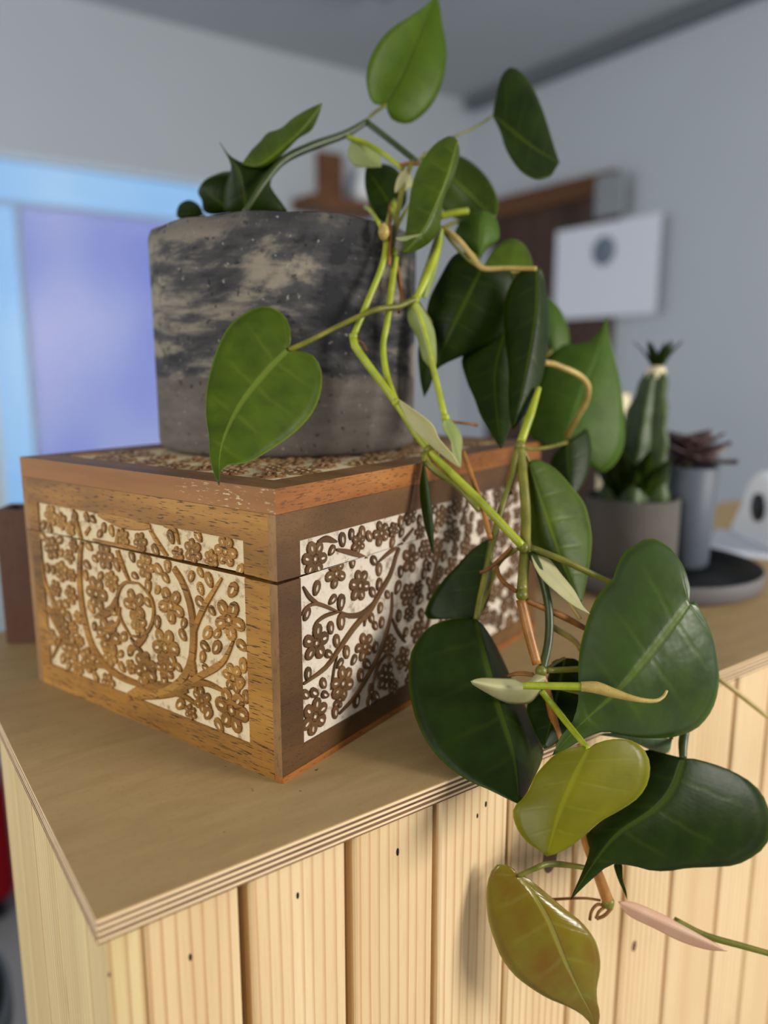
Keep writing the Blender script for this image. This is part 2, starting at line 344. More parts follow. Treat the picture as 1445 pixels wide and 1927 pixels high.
box('door_panel', -.03, -.001, -.30, .25, .0, 1.97, MT['door'], dr)
for a in ((-.05, -.001, -.38, -.30, 0, 1.97), (-.05, -.001, .25, .33, 0, 1.97)): box('door_frame', *a, MT['door'], dr)
box('door_lintel', -.06, -.001, -.38, .33, 1.97, 2.05, MT['lintel'], dr)
kb = lathe('door_knob', [(.008, 0), (.008, .03), (.024, .035), (.03, .05), (.024, .065), (.005, .07)], MT['knob'], dr, 20); kb.location = (-.03, -.15, 1.37); kb.rotation_euler = (0, -math.pi/2, 0)

# ------------------------------------------------------------------ counter
WL, WD, TH = 1.75, .415, .012
top = empty('worktop', (0, 0, 0), label='plywood worktop with striped bare edge under the carved box', cat='worktop')
zz = 0.0
lay = [.0007, .0015, .0016, .0014, .0016, .0013, .0017, .0014, .0008]
for i, t in enumerate(lay):
    e = random.uniform(-.0002, .0002)
    m = MT['ply_face'] if i == 0 else (MT['ply_light'] if i % 2 else MT['ply_dark'])
    box('ply', e, WL, e, WD, zz-t, zz, m, top); zz -= t
base = empty('counter_base', (0, 0, -TH), label='pine counter clad in vertical boards below the plywood worktop', cat='counter')
ZB = ZF+.001
FY = .003; BT = .016; GA = [-.012, .0654, .1254, .1845, .2428, .3056, .3625, .4228, .4913, .5447]
while GA[-1] < 1.6: GA.append(GA[-1]+.0595+random.uniform(-.002, .002))
GW = [0, .0057, .0055, .0043, .003, .0033, .0038, .0036, .0045, .0042]
def pboard(a0, a1, side, zt, zb, mat):
    """vertical board with eased long edges; centred on its own origin"""
    c = (a0+a1)/2; hw = (a1-a0)/2; b = .0018
    prof = [(-hw, BT), (-hw, b), (-hw+b*.35, b*.35), (-hw+b, 0), (hw-b, 0), (hw-b*.35, b*.35), (hw, b), (hw, BT)]
    n = len(prof); V = []
    for z in (zb-zt, 0): V += [((p if side == 0 else q), (q if side == 0 else -p), z) for p, q in prof]
    Fc = [(i, (i+1) % n, n+(i+1) % n, n+i) for i in range(n)]+[tuple(range(n))[::-1], tuple(range(n, 2*n))]
    o = mesh('board', V, Fc, mat, base)
    o.location = (c, FY, zt+TH) if side == 0 else (FY, c, zt+TH); return o
for i in range(len(GA)-1):
    x0 = GA[i]+(GW[i] if i < len(GW) else .004) if i else FY+BT+.0005; x1 = GA[i+1]
    pboard(x0, x1, 0, -TH-.0003, ZB, MT['pine'])
SG = [FY, .036, .095, .152, .207, .26]
for i in range(len(SG)-1): pboard(SG[i]+(.002 if i else 0), SG[i+1], 1, -TH-.0003, ZB, MT['pine_side'])
# tongues that close the grooves, carcass behind
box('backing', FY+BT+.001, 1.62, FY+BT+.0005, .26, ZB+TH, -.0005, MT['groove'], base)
def nail(x, y, r, sq=1.6):
    p = onplane(x, y, (0, FY, 0), (0, 1, 0))
    V = []; n = 12
    for (k, d) in ((1, .0001), (.6, -.0001)): V += [(r*k*math.cos(2*math.pi*i/n)*(1/sq), d-.0002, r*k*sq*math.sin(2*math.pi*i/n)) for i in range(n)]
    Fc = [(i, (i+1) % n, n+(i+1) % n, n+i) for i in range(n)]+[tuple(range(n, 2*n))]
    o = mesh('nail_hole', V, Fc, MT['black'], base); o.location = (p.x, FY-.0001, p.z+TH)
for a in ((358, 1801, .0012), (560, 1685, .0012), (748, 1603, .0015), (914, 1513, .0012), (898, 1535, .001)): nail(*a)
# loose knot discs that show as dark eyes in the boards
for (x, y, r) in ((1193, 1780, .0035), (1035, 1612, .009), (1042, 1560, .004), (205, 1834, .0008)):
    p = onplane(x, y, (0, FY, 0), (0, 1, 0)); n = 14
    V = [(r*.75*math.cos(2*math.pi*i/n), -.00015, r*1.3*math.sin(2*math.pi*i/n)) for i in range(n)]+[(0, -.0002, 0)]
    o = mesh('knot', V, [(i, (i+1) % n, n) for i in range(n)], MT['brownblk'], base, smooth=True); o.location = (p.x, FY-.0001, p.z+TH)

# ------------------------------------------------------------------ carved box
BY, BXN, BYN, BWd, BDp, BH = 0.32141, 0.11405, 0.04951, 0.32096, 0.24611, 0.16534
U = Vector((math.cos(BY), math.sin(BY), 0)); Vv = Vector((-math.sin(BY), math.cos(BY), 0)); BN = Vector((BXN, BYN, 0))
bx = empty('carved_box', BN, BY, label='carved mango wood box with whitewashed flower panels, carrying the concrete pot', cat='box')
TB, RD = .006, .0012                        # board thickness, carving depth
ZS, ZL = .1140, .1516                       # seam, underside of lid board
PZ0, PZ1 = .0163, .1348
LP = (.0248, .2285); RP = (.0182, .3025); TPI = .0232
def cells(name, spec, mats, face):
    """board from box cells; spec rows: (a0,a1,z0,z1,depth,mat, za,zb) ; face 'L','R','LB','RB' """
    V = []; Fc = []; fm = []
    for (a0, a1, z0a, z0b, z1a, z1b, d, m) in spec:
        b = len(V)
        for (a, z, q) in ((a0, z0a, d), (a1, z0b, d), (a1, z0b, TB), (a0, z0a, TB), (a0, z1a, d), (a1, z1b, d), (a1, z1b, TB), (a0, z1a, TB)):
            if face == 'R': V.append((a, q, z))
            elif face == 'L': V.append((q, a, z))
            elif face == 'RB': V.append((a, BDp-q, z))
            else: V.append((BWd-q, a, z))
        for f in [(3,2,1,0),(4,5,6,7),(0,1,5,4),(1,2,6,5),(2,3,7,6),(3,0,4,7)]:
            Fc.append(tuple(b+i for i in f)); fm.append(m if f == (0,1,5,4) else (2 if (face in 'R RB' and f in ((1,2,6,5), (3,0,4,7))) else 0))
    o = mesh(name, V, Fc, mats, bx, fm)
    bm = bmesh.new(); bm.from_mesh(o.data); bmesh.ops.recalc_face_normals(bm, faces=bm.faces); bm.to_mesh(o.data); bm.free()
    return o
def gapR(a): return .0016*max(0, 1-a/.045)+.0003
def gapL(a): return .0018+.0007*min(1, a/.03) if a < .05 else .0003+.0022*max(0, (BDp-a)/(BDp-.05))
def body(face, n, p0, p1, a_lo, a_hi, wmat, fmat):
    rows = []
    A = [a_lo, p0, p1, a_hi]; c = 0
    zb = .004 if face == 'R' else 0.0
    rows = [(a_lo, p0, zb, zb, ZS, ZS, 0, 0), (p1, a_hi, zb, zb, ZS, ZS, 0, 0), (p0, p1, zb, zb, PZ0, PZ0, 0, 0), (p0, p1, PZ0, PZ0, ZS, ZS, RD, 1)]
    return cells(n, rows, [fmat, wmat, MT['box_end']], face)
def lid(face, n, p0, p1, a_lo, a_hi, wmat, fmat, gap):
    rows = []
    brk = sorted(set([a_lo, p0, p1, a_hi]+[a_lo+(a_hi-a_lo)*i/10 for i in range(11)]))
    for i in range(len(brk)-1):
        a, b = brk[i], brk[i+1]; za, zb = ZS+gap(a), ZS+gap(b)
        if a >= p0-1e-9 and b <= p1+1e-9:
            rows += [(a, b, za, zb, PZ1, PZ1, RD, 1), (a, b, PZ1, PZ1, ZL, ZL, 0, 0)]
        else: rows.append((a, b, za, zb, ZL, ZL, 0, 0))
    return cells(n, rows, [fmat, wmat, MT['box_end']], face)
fb_L = body('L', 'body_board', LP[0], LP[1], TB, BDp-TB, MT['white_l'], MT['box_front'])
fb_R = body('R', 'body_board', RP[0], RP[1], 0, BWd, MT['white_r'], MT['box_side'])
fl_L = lid('L', 'lid_board', LP[0], LP[1], TB, BDp-TB, MT['white_l'], MT['box_front'], gapL)
fl_R = lid('R', 'lid_board', RP[0], RP[1], 0, BWd, MT['white_r'], MT['box_side'], gapR)
body('LB', 'body_board', LP[0], LP[1], TB, BDp-TB, MT['white_l'], MT['box_front']); body('RB', 'body_board', RP[0], RP[1], 0, BWd, MT['white_r'], MT['box_side'])
lid('LB', 'lid_board', LP[0], LP[1], TB, BDp-TB, MT['white_l'], MT['box_front'], lambda a: .0003); lid('RB', 'lid_board', RP[0], RP[1], 0, BWd, MT['white_r'], MT['box_side'], lambda a: .0003)
_v, _f = boxvf(TB, BWd+.0004, -.0006, BDp-TB, 0, .0038); _v2, _f2 = boxvf(.0002, TB, -.0006, TB, 0, .0038, 8)
mesh('bottom_board', _v+_v2, _f+_f2, MT['box_orange'], bx)
# lid top board with recessed carved field
V = []; Fc = []; fm = []
for (x0, x1, y0, y1, zt, m) in [(0, TPI, 0, BDp, BH, 0), (BWd-TPI, BWd, 0, BDp, BH, 0), (TPI, BWd-TPI, 0, TPI, BH, 0), (TPI, BWd-TPI, BDp-TPI, BDp, BH, 0), (TPI, BWd-TPI, TPI, BDp-TPI, BH-RD, 1)]:
    v, f = boxvf(x0, x1, y0, y1, ZL+.0002, zt, len(V)); V += v; Fc += f; fm += [0, m, 2, 0, 0, 3]
ltop = mesh('lid_top_board', V, Fc, [MT['box_top'], MT['white_l'], MT['box_orange'], MT['box_scratch']], bx, fm)
# --- carved motifs in face coordinates (a, b, height)
def facexf(face):
    if face == 'L': return lambda a, b, h: (RD-h, a, b)
    if face == 'R': return lambda a, b, h: (a, RD-h, b)
    return lambda a, b, h: (a, b, BH-RD+h)
def clampz(face, lidside, a, b):
    if face == 'T': return b
    if lidside: return max(b, ZS+(gapL(a) if face == 'L' else gapR(a))+.0001)
    return min(b, ZS-.0001)
def motif(name, face, polys, parent, wm, cm, lidside):
    """polys: list of (outer ring pts, inner slit ring pts or None)"""
    X = facexf(face); V = []; Fc = []; fm = []; H = RD+random.uniform(.0, .00018)
    for outer, inner in polys:
        n = len(outer); b = len(V); cx = sum(p[0] for p in outer)/n; cz = sum(p[1] for p in outer)/n
        def add(pts, k, h):
            for p in pts: a = cx+(p[0]-cx)*k; z = clampz(face, lidside, a, cz+(p[1]-cz)*k); V.append(X(a, z, h))
        add(outer, 1, -.0001); add(outer, .97, H*.75); add(outer, .88, H)
        for r in (0, 1):
            for i in range(n): Fc.append((b+r*n+i, b+r*n+(i+1) % n, b+(r+1)*n+(i+1) % n, b+(r+1)*n+i)); fm.append(0)
        if inner:
            for p in inner: V.append(X(p[0], clampz(face, lidside, p[0], p[1]), H))
            for p in inner: a = cx+(p[0]-cx)*.97; V.append(X(p[0], clampz(face, lidside, p[0], p[1]), H-.0005))
            for i in range(n): Fc.append((b+2*n+i, b+2*n+(i+1) % n, b+3*n+(i+1) % n, b+3*n+i)); fm.append(0)
            for i in range(n): Fc.append((b+3*n+i, b+3*n+(i+1) % n, b+4*n+(i+1) % n, b+4*n+i)); fm.append(1)
            Fc.append(tuple(b+4*n+i for i in range(n))); fm.append(1)
        else: Fc.append(tuple(b+2*n+i for i in range(n))); fm.append(0)
    o = mesh(name, V, Fc, [wm, cm], parent, fm)
    bm = bmesh.new(); bm.from_mesh(o.data); bmesh.ops.recalc_face_normals(bm, faces=bm.faces); bm.to_mesh(o.data); bm.free()
    return o
def ell(cx, cz, ra, rb, ang, n=12, sh=0.0):
    c, s = math.cos(ang), math.sin(ang); out = []
    for i in range(n):
        t = 2*math.pi*i/n; p = ra*math.cos(t); q = rb*math.sin(t)*(1-sh*math.cos(t)); out.append((cx+p*c-q*s, cz+p*s+q*c))
    return out
def flower(cx, cz, r, n=6, ph=None):
    ph = random.uniform(0, 6.28) if ph is None else ph; polys = []
    for k in range(n):
        a = ph+2*math.pi*k/n+random.uniform(-.08, .08); d = r*.62; ra = r*random.uniform(.46, .52); rb = r*random.uniform(.35, .41)
        x, z = cx+d*math.cos(a), cz+d*math.sin(a)
        polys.append((ell(x, z, ra, rb, a, 12, -.15), ell(x+ra*.15*math.cos(a), z+ra*.15*math.sin(a), ra*.36, rb*.22, a+random.uniform(-.2, .2), 12)))
    polys.append((ell(cx, cz, r*.36, r*.36, 0), ell(cx, cz, r*.11, r*.11, 0))); return polys
def bud(cx, cz, r, ang): return [(ell(cx, cz, r, r*.66, ang, 12, -.2), ell(cx, cz, r*.45, r*.2, ang))]
def ribbon(pts, wd, n=22, taper=.35):
    P = cr(pts, n); L = []; Rr = []
    for i, p in enumerate(P):
        t = (P[min(i+1, n-1)]-P[max(i-1, 0)]).normalized(); k = i/(n-1); wi = wd*.5*(1-(1-taper)*abs(2*k-1)**2)
        nn = Vector((-t.y, t.x)); L.append(p+nn*wi); Rr.append(p-nn*wi)
    return L, Rr
def stem_motif(face, pts, wd, parent, wm):
    X = facexf(face); L, Rr = ribbon(pts, wd); n = len(L); V = []; Fc = []; H = RD+random.uniform(0, .00012)
    # cut a ribbon at the seam: keep only the half that lies on the parent board
    lidside = parent in (fl_L, fl_R)
    keep = []
    for i in range(n):
        c = (L[i]+Rr[i])/2; keep.append(True if face == 'T' else ((c.y > ZS) == lidside))
    run = [i for i in range(n) if keep[i]]
    if len(run) < 2: return
    for i in run:
        l, r = L[i], Rr[i]; m = (l+r)/2
        for (p, h) in ((l, -.0001), (m.lerp(l, .75), H), (m.lerp(r, .75), H), (r, -.0001)): V.append(X(p.x, clampz(face, lidside, p.x, p.y), h))
    for j in range(len(run)-1):
        if run[j+1] != run[j]+1: continue
        for k in range(3): Fc.append((4*j+k, 4*j+k+1, 4*(j+1)+k+1, 4*(j+1)+k))
    e = 4*(len(run)-1); Fc += [(0, 1, 2, 3), (e, e+1, e+2, e+3)]
    o = mesh('carved_stem', V, Fc, wm, parent, smooth=False)
    bm = bmesh.new(); bm.from_mesh(o.data); bmesh.ops.recalc_face_normals(bm, faces=bm.faces); bm.to_mesh(o.data); bm.free()
def facept(face, x, y):
    if face == 'L': P = onplane(x, y, BN, U)-BN; return Vector((P.dot(Vv), P.z))
    P = onplane(x, y, BN, Vv)-BN; return Vector((P.dot(U), P.z))
def carve(face, crop, flowers, buds, stems, boards, wm, cm, PA):
    def par(z): return boards[0] if z > ZS else boards[1]
    occ = []
    def size(x, y, r):
        (X0, Y0), (X1, Y1) = T(crop, [(x, y), (x, y-r)]); p = facept(face, X0, Y0); return p, (facept(face, X1, Y1)-p).length
    for (x, y, r) in flowers:
        p, R = size(x, y, r*1.08); occ.append((p, R))
        motif('carved_flower', face, flower(p.x, p.y, R, random.choice((5, 6, 6))), par(p.y), wm, cm, p.y > ZS)
    for (x, y, r, ang) in buds:
        p, R = size(x, y, r*1.1); occ.append((p, R*.9))
        motif('carved_bud', face, bud(p.x, p.y, R, ang), par(p.y), wm, cm, p.y > ZS)
    for pts, wd in stems:
        Q = [facept(face, *t) for t in T(crop, pts)]; W = size(*pts[len(pts)//2], wd*1.35)[1]
        for p in cr(Q, 18): occ.append((p, W*.5))
        if any(p.y > ZS for p in Q): stem_motif(face, Q, W, boards[0], wm)
        if any(p.y <= ZS for p in Q): stem_motif(face, Q, W, boards[1], wm)
    # small leaves, buds and blossoms between the main motifs
    for tries in range(1500):
        p = Vector((random.uniform(PA[0]+.002, PA[1]-.002), random.uniform(PZ0+.002, PZ1-.002)))
        free = min([(p-q).length-r for q, r in occ])
        if free < .0031 or abs(p.y-ZS) < .002: continue
        R = min(free, .0075); occ.append((p, R*.95))
        if R > .0045: motif('carved_flower', face, flower(p.x, p.y, R, 6), par(p.y), wm, cm, p.y > ZS)
        else: motif('carved_bud', face, bud(p.x, p.y, R*1.15, random.uniform(.3, 2.6)), par(p.y), wm, cm, p.y > ZS)
h = math.pi/2
carve('L', 'X',
  [(1205, 370, 80), (1225, 775, 105), (1240, 1310, 112), (1250, 1120, 75), (850, 940, 100), (880, 690, 95), (665, 690, 85), (690, 800, 60), (730, 1060, 85), (510, 870, 95), (440, 620, 85), (490, 400, 70),
   (730, 460, 68), (1010, 370, 66), (700, 315, 52), (175, 350, 62), (235, 490, 55), (200, 590, 45), (215, 730, 66), (285, 940, 74), (395, 1015, 66), (1065, 1250, 66), (520, 980, 60), (845, 1050, 70), (280, 400, 40), (170, 160, 55), (245, 820, 55), (600, 290, 46), (330, 1060, 45)],
  [(880, 285, 42, 1.2), (1245, 600, 52, 2.2), (1055, 675, 46, .5), (1105, 540, 46, 1.1), (1095, 855, 48, 2.3), (1150, 940, 48, 2.2), (1085, 1060, 28, .4), (950, 865, 38, .9), (860, 455, 42, 1.6), (1000, 520, 36, 2.0), (650, 400, 36, 1.2),
   (745, 575, 40, 1.6), (590, 1055, 34, .8), (840, 1130, 40, 1.6), (935, 1275, 44, 2.4), (545, 735, 26, 0), (1100, 1330, 44, 2.2), (1290, 1150, 40, 1.8), (800, 790, 40, 1.7), (310, 175, 40, 2), (410, 700, 40, 1), (1290, 480, 40, 2.2), (385, 450, 34, .5), (560, 450, 40, 1.2), (640, 960, 36, 2), (150, 470, 30, 1.4), (705, 1140, 40, 2.4)],
  [([(640, 1250), (880, 1180), (985, 1060), (1012, 900), (1000, 720), (950, 560), (870, 430), (790, 300), (740, 215)], 46), ([(900, 1195), (1050, 1110), (1180, 1030), (1250, 900)], 36), ([(1010, 1000), (1020, 840), (1080, 690), (1180, 530)], 34),
   ([(880, 1200), (1060, 1150), (1200, 1200)], 34), ([(860, 1210), (960, 1230), (1060, 1300)], 26), ([(780, 1190), (560, 1100), (430, 960), (370, 780), (340, 560), (350, 330), (400, 230)], 44),
   ([(600, 1130), (480, 1050), (330, 1060)], 26), ([(640, 870), (580, 760), (560, 650), (600, 560), (690, 560)], 20), ([(690, 560), (765, 650), (775, 770), (720, 870), (640, 870)], 20), ([(440, 880), (560, 800), (580, 700)], 22), ([(640, 560), (600, 470), (560, 350), (570, 240)], 30),
   ([(360, 330), (330, 230), (300, 120)], 30), ([(420, 300), (520, 330), (640, 350), (760, 400)], 26), ([(180, 1000), (230, 860), (200, 700), (140, 560), (120, 420)], 26), ([(640, 880), (700, 960), (790, 1090)], 24), ([(930, 330), (900, 240), (840, 220)], 26), ([(450, 150), (560, 190), (680, 215), (760, 225)], 60), ([(620, 1225), (740, 1200), (860, 1190), (980, 1190)], 80), ([(1030, 1200), (1010, 1090), (1000, 960)], 50), ([(150, 700), (210, 800), (260, 900)], 60), ([(430, 760), (520, 720), (560, 640)], 44), ([(640, 960), (700, 900), (740, 860)], 40)],
  (fl_L, fb_L), MT['box_front'], MT['white_l'], LP)
carve('R', 'Y',
  [(215, 450, 120), (375, 560, 100), (555, 650, 105), (225, 1085, 122), (590, 1110, 92), (425, 1390, 112), (215, 1640, 120), (545, 330, 70), (715, 255, 85), (940, 450, 95), (920, 720, 80), (780, 1100, 70), (750, 1340, 85), (880, 1200, 75), (400, 1510, 60), (1010, 250, 60), (1000, 1000, 80), (1130, 380, 80), (1120, 700, 85), (1250, 520, 80), (1100, 1200, 80), (1230, 900, 80), (1360, 700, 80), (1420, 420, 75), (1500, 880, 70), (1560, 560, 70), (1640, 300, 60), (1650, 800, 60)],
  [(425, 305, 56, 1.7), (230, 670, 56, 1.2), (155, 865, 52, 1.1), (415, 780, 62, 1.4), (415, 925, 62, 1.6), (380, 1070, 50, 1.7), (165, 1320, 50, 1.5), (280, 1390, 46, 2.0), (700, 640, 46, 1.3), (500, 475, 46, 1.6), (345, 385, 44, .8), (370, 1610, 48, 1.6), (530, 1520, 54, 1.4), (710, 820, 42, 1.4), (720, 930, 42, 1.4),
   (455, 1155, 50, 1.7), (865, 170, 46, 1.5), (560, 1330, 50, 1.6), (575, 250, 50, 1.7), (640, 1440, 46, 1.4), (850, 880, 46, 1.5), (1040, 560, 46, 1.5), (1180, 1050, 46, 1.2), (1330, 950, 46, 1), (700, 530, 50, 1.6), (1400, 600, 40, 1.2), (1500, 700, 40, 1.8)],
  [([(130, 1395), (300, 1270), (400, 1130), (520, 960), (640, 830), (700, 720), (790, 560), (850, 370), (960, 220)], 40), ([(400, 845), (480, 880), (580, 860), (700, 740)], 34), ([(115, 880), (150, 820), (240, 790), (400, 850)], 24), ([(205, 980), (230, 930), (300, 880), (400, 850)], 24),
   ([(260, 800), (180, 740), (130, 660)], 30), ([(400, 1620), (520, 1490), (620, 1330), (720, 1130), (790, 880), (800, 700)], 34), ([(240, 320), (310, 300), (380, 320)], 40), ([(380, 380), (480, 400), (610, 440)], 34), ([(700, 470), (780, 400), (880, 330)], 26), ([(340, 1440), (360, 1290), (385, 1180)], 14),
   ([(640, 1450), (700, 1250), (800, 1130)], 20), ([(800, 900), (840, 990), (900, 1080)], 22), ([(590, 960), (600, 900), (640, 830)], 24), ([(900, 1300), (1000, 1120), (1080, 900), (1120, 560), (1180, 300)], 34), ([(1080, 900), (1180, 820), (1300, 760), (1450, 560)], 30), ([(1200, 1050), (1350, 820), (1480, 560), (1600, 400)], 28)],
  (fl_R, fb_R), MT['box_side'], MT['white_r'], RP)
# lid top field
gx = TPI+.013; row = 0
while gx < BWd-TPI-.006:
    gy = TPI+(.010 if row % 2 else .021)
    while gy < BDp-TPI-.006:
        dx = gx-.157; dy = gy-.177
        if dx*dx+dy*dy > .085**2 and (gx < .12 or gy < .11):
            a, b = gx+random.uniform(-.003, .003), gy+random.uniform(-.003, .003)
            motif('carved_flower', 'T', flower(a, b, random.uniform(.0085, .0105), 6), ltop, MT['box_top'], MT['white_l'], False)
            motif('carved_bud', 'T', bud(a+.0125, b+.0125, .0045, random.uniform(0, 3)), ltop, MT['box_top'], MT['white_l'], False)
        gy += .026
    gx += .025; row += 1

# ------------------------------------------------------------------ concrete pot
PC = Vector((.2338, .2543, BH)); PR = .1018; PHt = .1615
def jit(j, a):
    if j < 3 or j > 9: return (0, 0)
    return (.0009*math.sin(3*a+1)+.0006*math.sin(11*a+j), .0004*math.sin(7*a+j))
pot = empty('concrete_pot', PC, label='large marbled grey concrete pot standing on the carved box', cat='plant pot')
lathe('pot_wall', [(.02, .0), (PR-.005, .0), (PR-.001, .003), (PR, .008), (PR, .05), (PR, .1), (PR, PHt-.007), (PR-.002, PHt-.002), (PR-.005, PHt), (PR-.009, PHt-.002), (PR-.011, PHt-.008), (PR-.011, PHt-.04), (.02, PHt-.04)], MT['concrete'], pot, 96, jitter=jit)
lathe('soil', [(.01, PHt-.039), (PR-.012, PHt-.039), (PR-.012, PHt-.021), (PR-.04, PHt-.016), (.005, PHt-.014)], MT['soil'], pot, 48, jitter=lambda j, a: (.002*math.sin(5*a+j*2), 0) if j > 2 else (0, 0))

# ------------------------------------------------------------------ philodendron
plant = empty('trailing_philodendron', (PC.x, PC.y, BH+PHt-.02), label='heart-leaved philodendron trailing from the concrete pot over the counter edge', cat='houseplant')
PINV = Matrix.Translation(-plant.location)
def attach(o, par=None):
    """mesh is built in world space: re-base it on the plant's origin"""
    o.data.transform(PINV); o.parent = par or plant; return o
def stem(c, pts, r, mat, name='vine', par=None, n=None):
    """pts (x,y,depth) in crop c; r radius in photo pixels (number or list)"""
    Q = T(c, pts); n = n or max(10, 5*len(Q)); S = cr(Q, n)
    rr = [r, r] if not isinstance(r, (list, tuple)) else r
    R3 = []
    for i in range(n):
        t = i/(n-1)*(len(rr)-1); k = min(int(t), len(rr)-2); R3.append((rr[k]+(rr[k+1]-rr[k])*(t-k))*S[i][2]/FPX)
    return attach(sweep(name, [px(*s) for s in S], R3, MT[mat], None, 8), par)
def leaf(c, base, tip, L, R, mat, z, dl=0.0, dr=0.0, mid=None, u0=.2, name='leaf', wave=.0, n=26, m=7, thick=.0005, pw=1.6, par=None):
    """leaf blade: outline halves run from base to tip; z depth along midrib; dl/dr depth offset at the margins"""
    md = cr(T(c, [base]+(mid or [])+[tip]), 60)
    out = []
    for S in (L, R): out.append(cr(T(c, [base]+list(S)+[tip]), n))
    zz = [z]*3 if not isinstance(z, (tuple, list)) else (z if len(z) == 3 else (z[0], (z[0]+z[1])/2, z[1]))
    def zm(g):
        a, b, d = zz; return a*(1-g)*(1-2*g)+4*b*g*(1-g)+d*g*(2*g-1)
    bm = bmesh.new(); uvl = bm.loops.layers.uv.new(LEAF_UV); UVd = {}
    for si, O in enumerate(out):
        dz = (dl, dr)[si]; gs = [max(0, (i/(n-1)-u0)/(1-u0))**1.1 for i in range(n)]
        ms = [md[min(59, int(round(g*59)))] if g in (0, 1) else md[int(g*59)].lerp(md[min(59, int(g*59)+1)], g*59-int(g*59)) for g in gs]
        dist = [(O[i]-ms[i]).length for i in range(n)]; mx = max(dist)
        grid = []
        for i in range(n):
            rowv = []
            for j in range(m):
                s = j/(m-1); p = ms[i].lerp(O[i], s); d = zm(gs[i])+dz*(dist[i]/mx)*s**pw+wave*math.sin(i/(n-1)*11+si*2)*s*s*(dist[i]/mx)
                # shallow channel along the midrib
                v = bm.verts.new(px(p.x, p.y, d)); UVd[v] = (i/(n-1), .5+(s*.5 if si else -s*.5)); rowv.append(v)
            grid.append(rowv)
        for i in range(n-1):
            for j in range(m-1):
                q = (grid[i][j], grid[i+1][j], grid[i+1][j+1], grid[i][j+1])
                f = bm.faces.new(q if si == 0 else q[::-1])
                for lp in f.loops: lp[uvl].uv = UVd[lp.vert]
    bmesh.ops.remove_doubles(bm, verts=bm.verts[:], dist=1e-6)
    bmesh.ops.dissolve_degenerate(bm, edges=bm.edges[:], dist=1e-7)
    # faces should look at the camera side
    bm.normal_update(); tot = sum((f.normal*f.calc_area()).dot(CAM-f.calc_center_median()) for f in bm.faces)
    if tot < 0: bmesh.ops.reverse_faces(bm, faces=bm.faces[:])
    for f in bm.faces: f.smooth = True
    me = bpy.data.meshes.new(name); bm.to_mesh(me); bm.free(); me.materials.append(MT[mat])
    o = bpy.data.objects.new(name, me); COL.objects.link(o)
    so = o.modifiers.new('thickness', 'SOLIDIFY'); so.thickness = thick; so.offset = 0
    return attach(o, par)
# --- vines
stem('P', [(742, 378, .60), (739, 390, .562), (730, 425, .530), (722, 490, .521), (695, 560, .516), (665, 632, .513)], 6, 'S_green')
stem('P', [(664, 634, .513), (672, 658, .512), (745, 757, .508), (805, 845, .503), (905, 945, .485), (985, 1030, .474)], [7.5, 7, 7, 8, 8], 'S_green')
stem('P', [(775, 305, .552), (756, 360, .545), (737, 471, .53)], 5, 'S_olive')
stem('P', [(744, 484, .528), (729, 603, .521), (721, 650, .519), (726, 698, .516), (739, 740, .511), (748, 760, .508)], [6.5, 6, 6], 'S_green')
stem('P', [(831, 429, .55), (822, 470, .54), (805, 517, .53), (783, 563, .525)], [5, 8, 7], 'S_green')
stem('P', [(777, 568, .525), (796, 619, .525), (818, 705, .525), (837, 784, .52)], [7, 6.5, 6, 6], 'S_green')
stem('P', [(1014, 730, .53), (998, 780, .52), (980, 832, .514)], [5, 8, 8], 'S_green')
stem('P', [(977, 838, .513), (980, 860, .51), (985, 909, .5), (989, 962, .494), (988, 1033, .48), (982, 1113, .465)], [9, 9, 9.5, 10, 10], 'S_olive')
stem('P', [(980, 1128, .464), (996, 1195, .46), (1011, 1250, .457)], [9, 10, 9], 'S_brown')
stem('P', [(1016, 1262, .457), (1030, 1304, .457), (1043, 1360, .458), (1075, 1480, .462), (1104, 1586, .465), (1126, 1647, .47), (1145, 1699, .475)], [8, 8, 9, 9, 9, 11], 'S_brown')
stem('P', [(1000, 1040, .476), (1018, 1080, .47), (1032, 1142, .465), (1032, 1205, .461), (1020, 1262, .456)], 8, 'S_dark')
stem('P', [(871, 850, .515), (890, 903, .505), (906, 950, .5), (923, 1015, .49)], 5, 'S_brown')
stem('P', [(1269, 1731, .475), (1327, 1760, .472), (1400, 1781, .47), (1475, 1802, .468)], [6, 6, 5], 'S_olive')
stem('P', [(1330, 1262, .548), (1356, 1280, .545), (1389, 1305, .546), (1445, 1350, .55)], [5, 5, 4], 'S_tan')
stem('P', [(690, 230, .585), (735, 265, .575), (785, 305, .56)], 6, 'S_dark')
stem('P', [(655, 258, .575), (690, 270, .57), (722, 290, .56), (758, 318, .552)], 5, 'S_green')
# nodes
for (x, y, d, r) in ((665, 633, .5125, 8), (745, 757, .5075, 8), (806, 846, .5025, 9), (740, 474, .529, 8), (781, 564, .5245, 8), (838, 786, .5195, 8), (979, 840, .512, 10), (982, 1120, .4635, 11), (1018, 1263, .456, 11), (985, 1031, .4745, 10), (1144, 1698, .4745, 12)):
    p = px(x, y, d); R = r*d/FPX; k = ray(x, y).normalized()
    attach(sweep('node', [p+Vector((0, 0, R*1.0)), p+Vector((0, 0, R*.5)), p, p-Vector((0, 0, R*.5)), p-Vector((0, 0, R*1.0))], [R*.45, R*.92, R, R*.92, R*.45], MT['S_olive' if r > 8 else 'S_green'], None, 12))
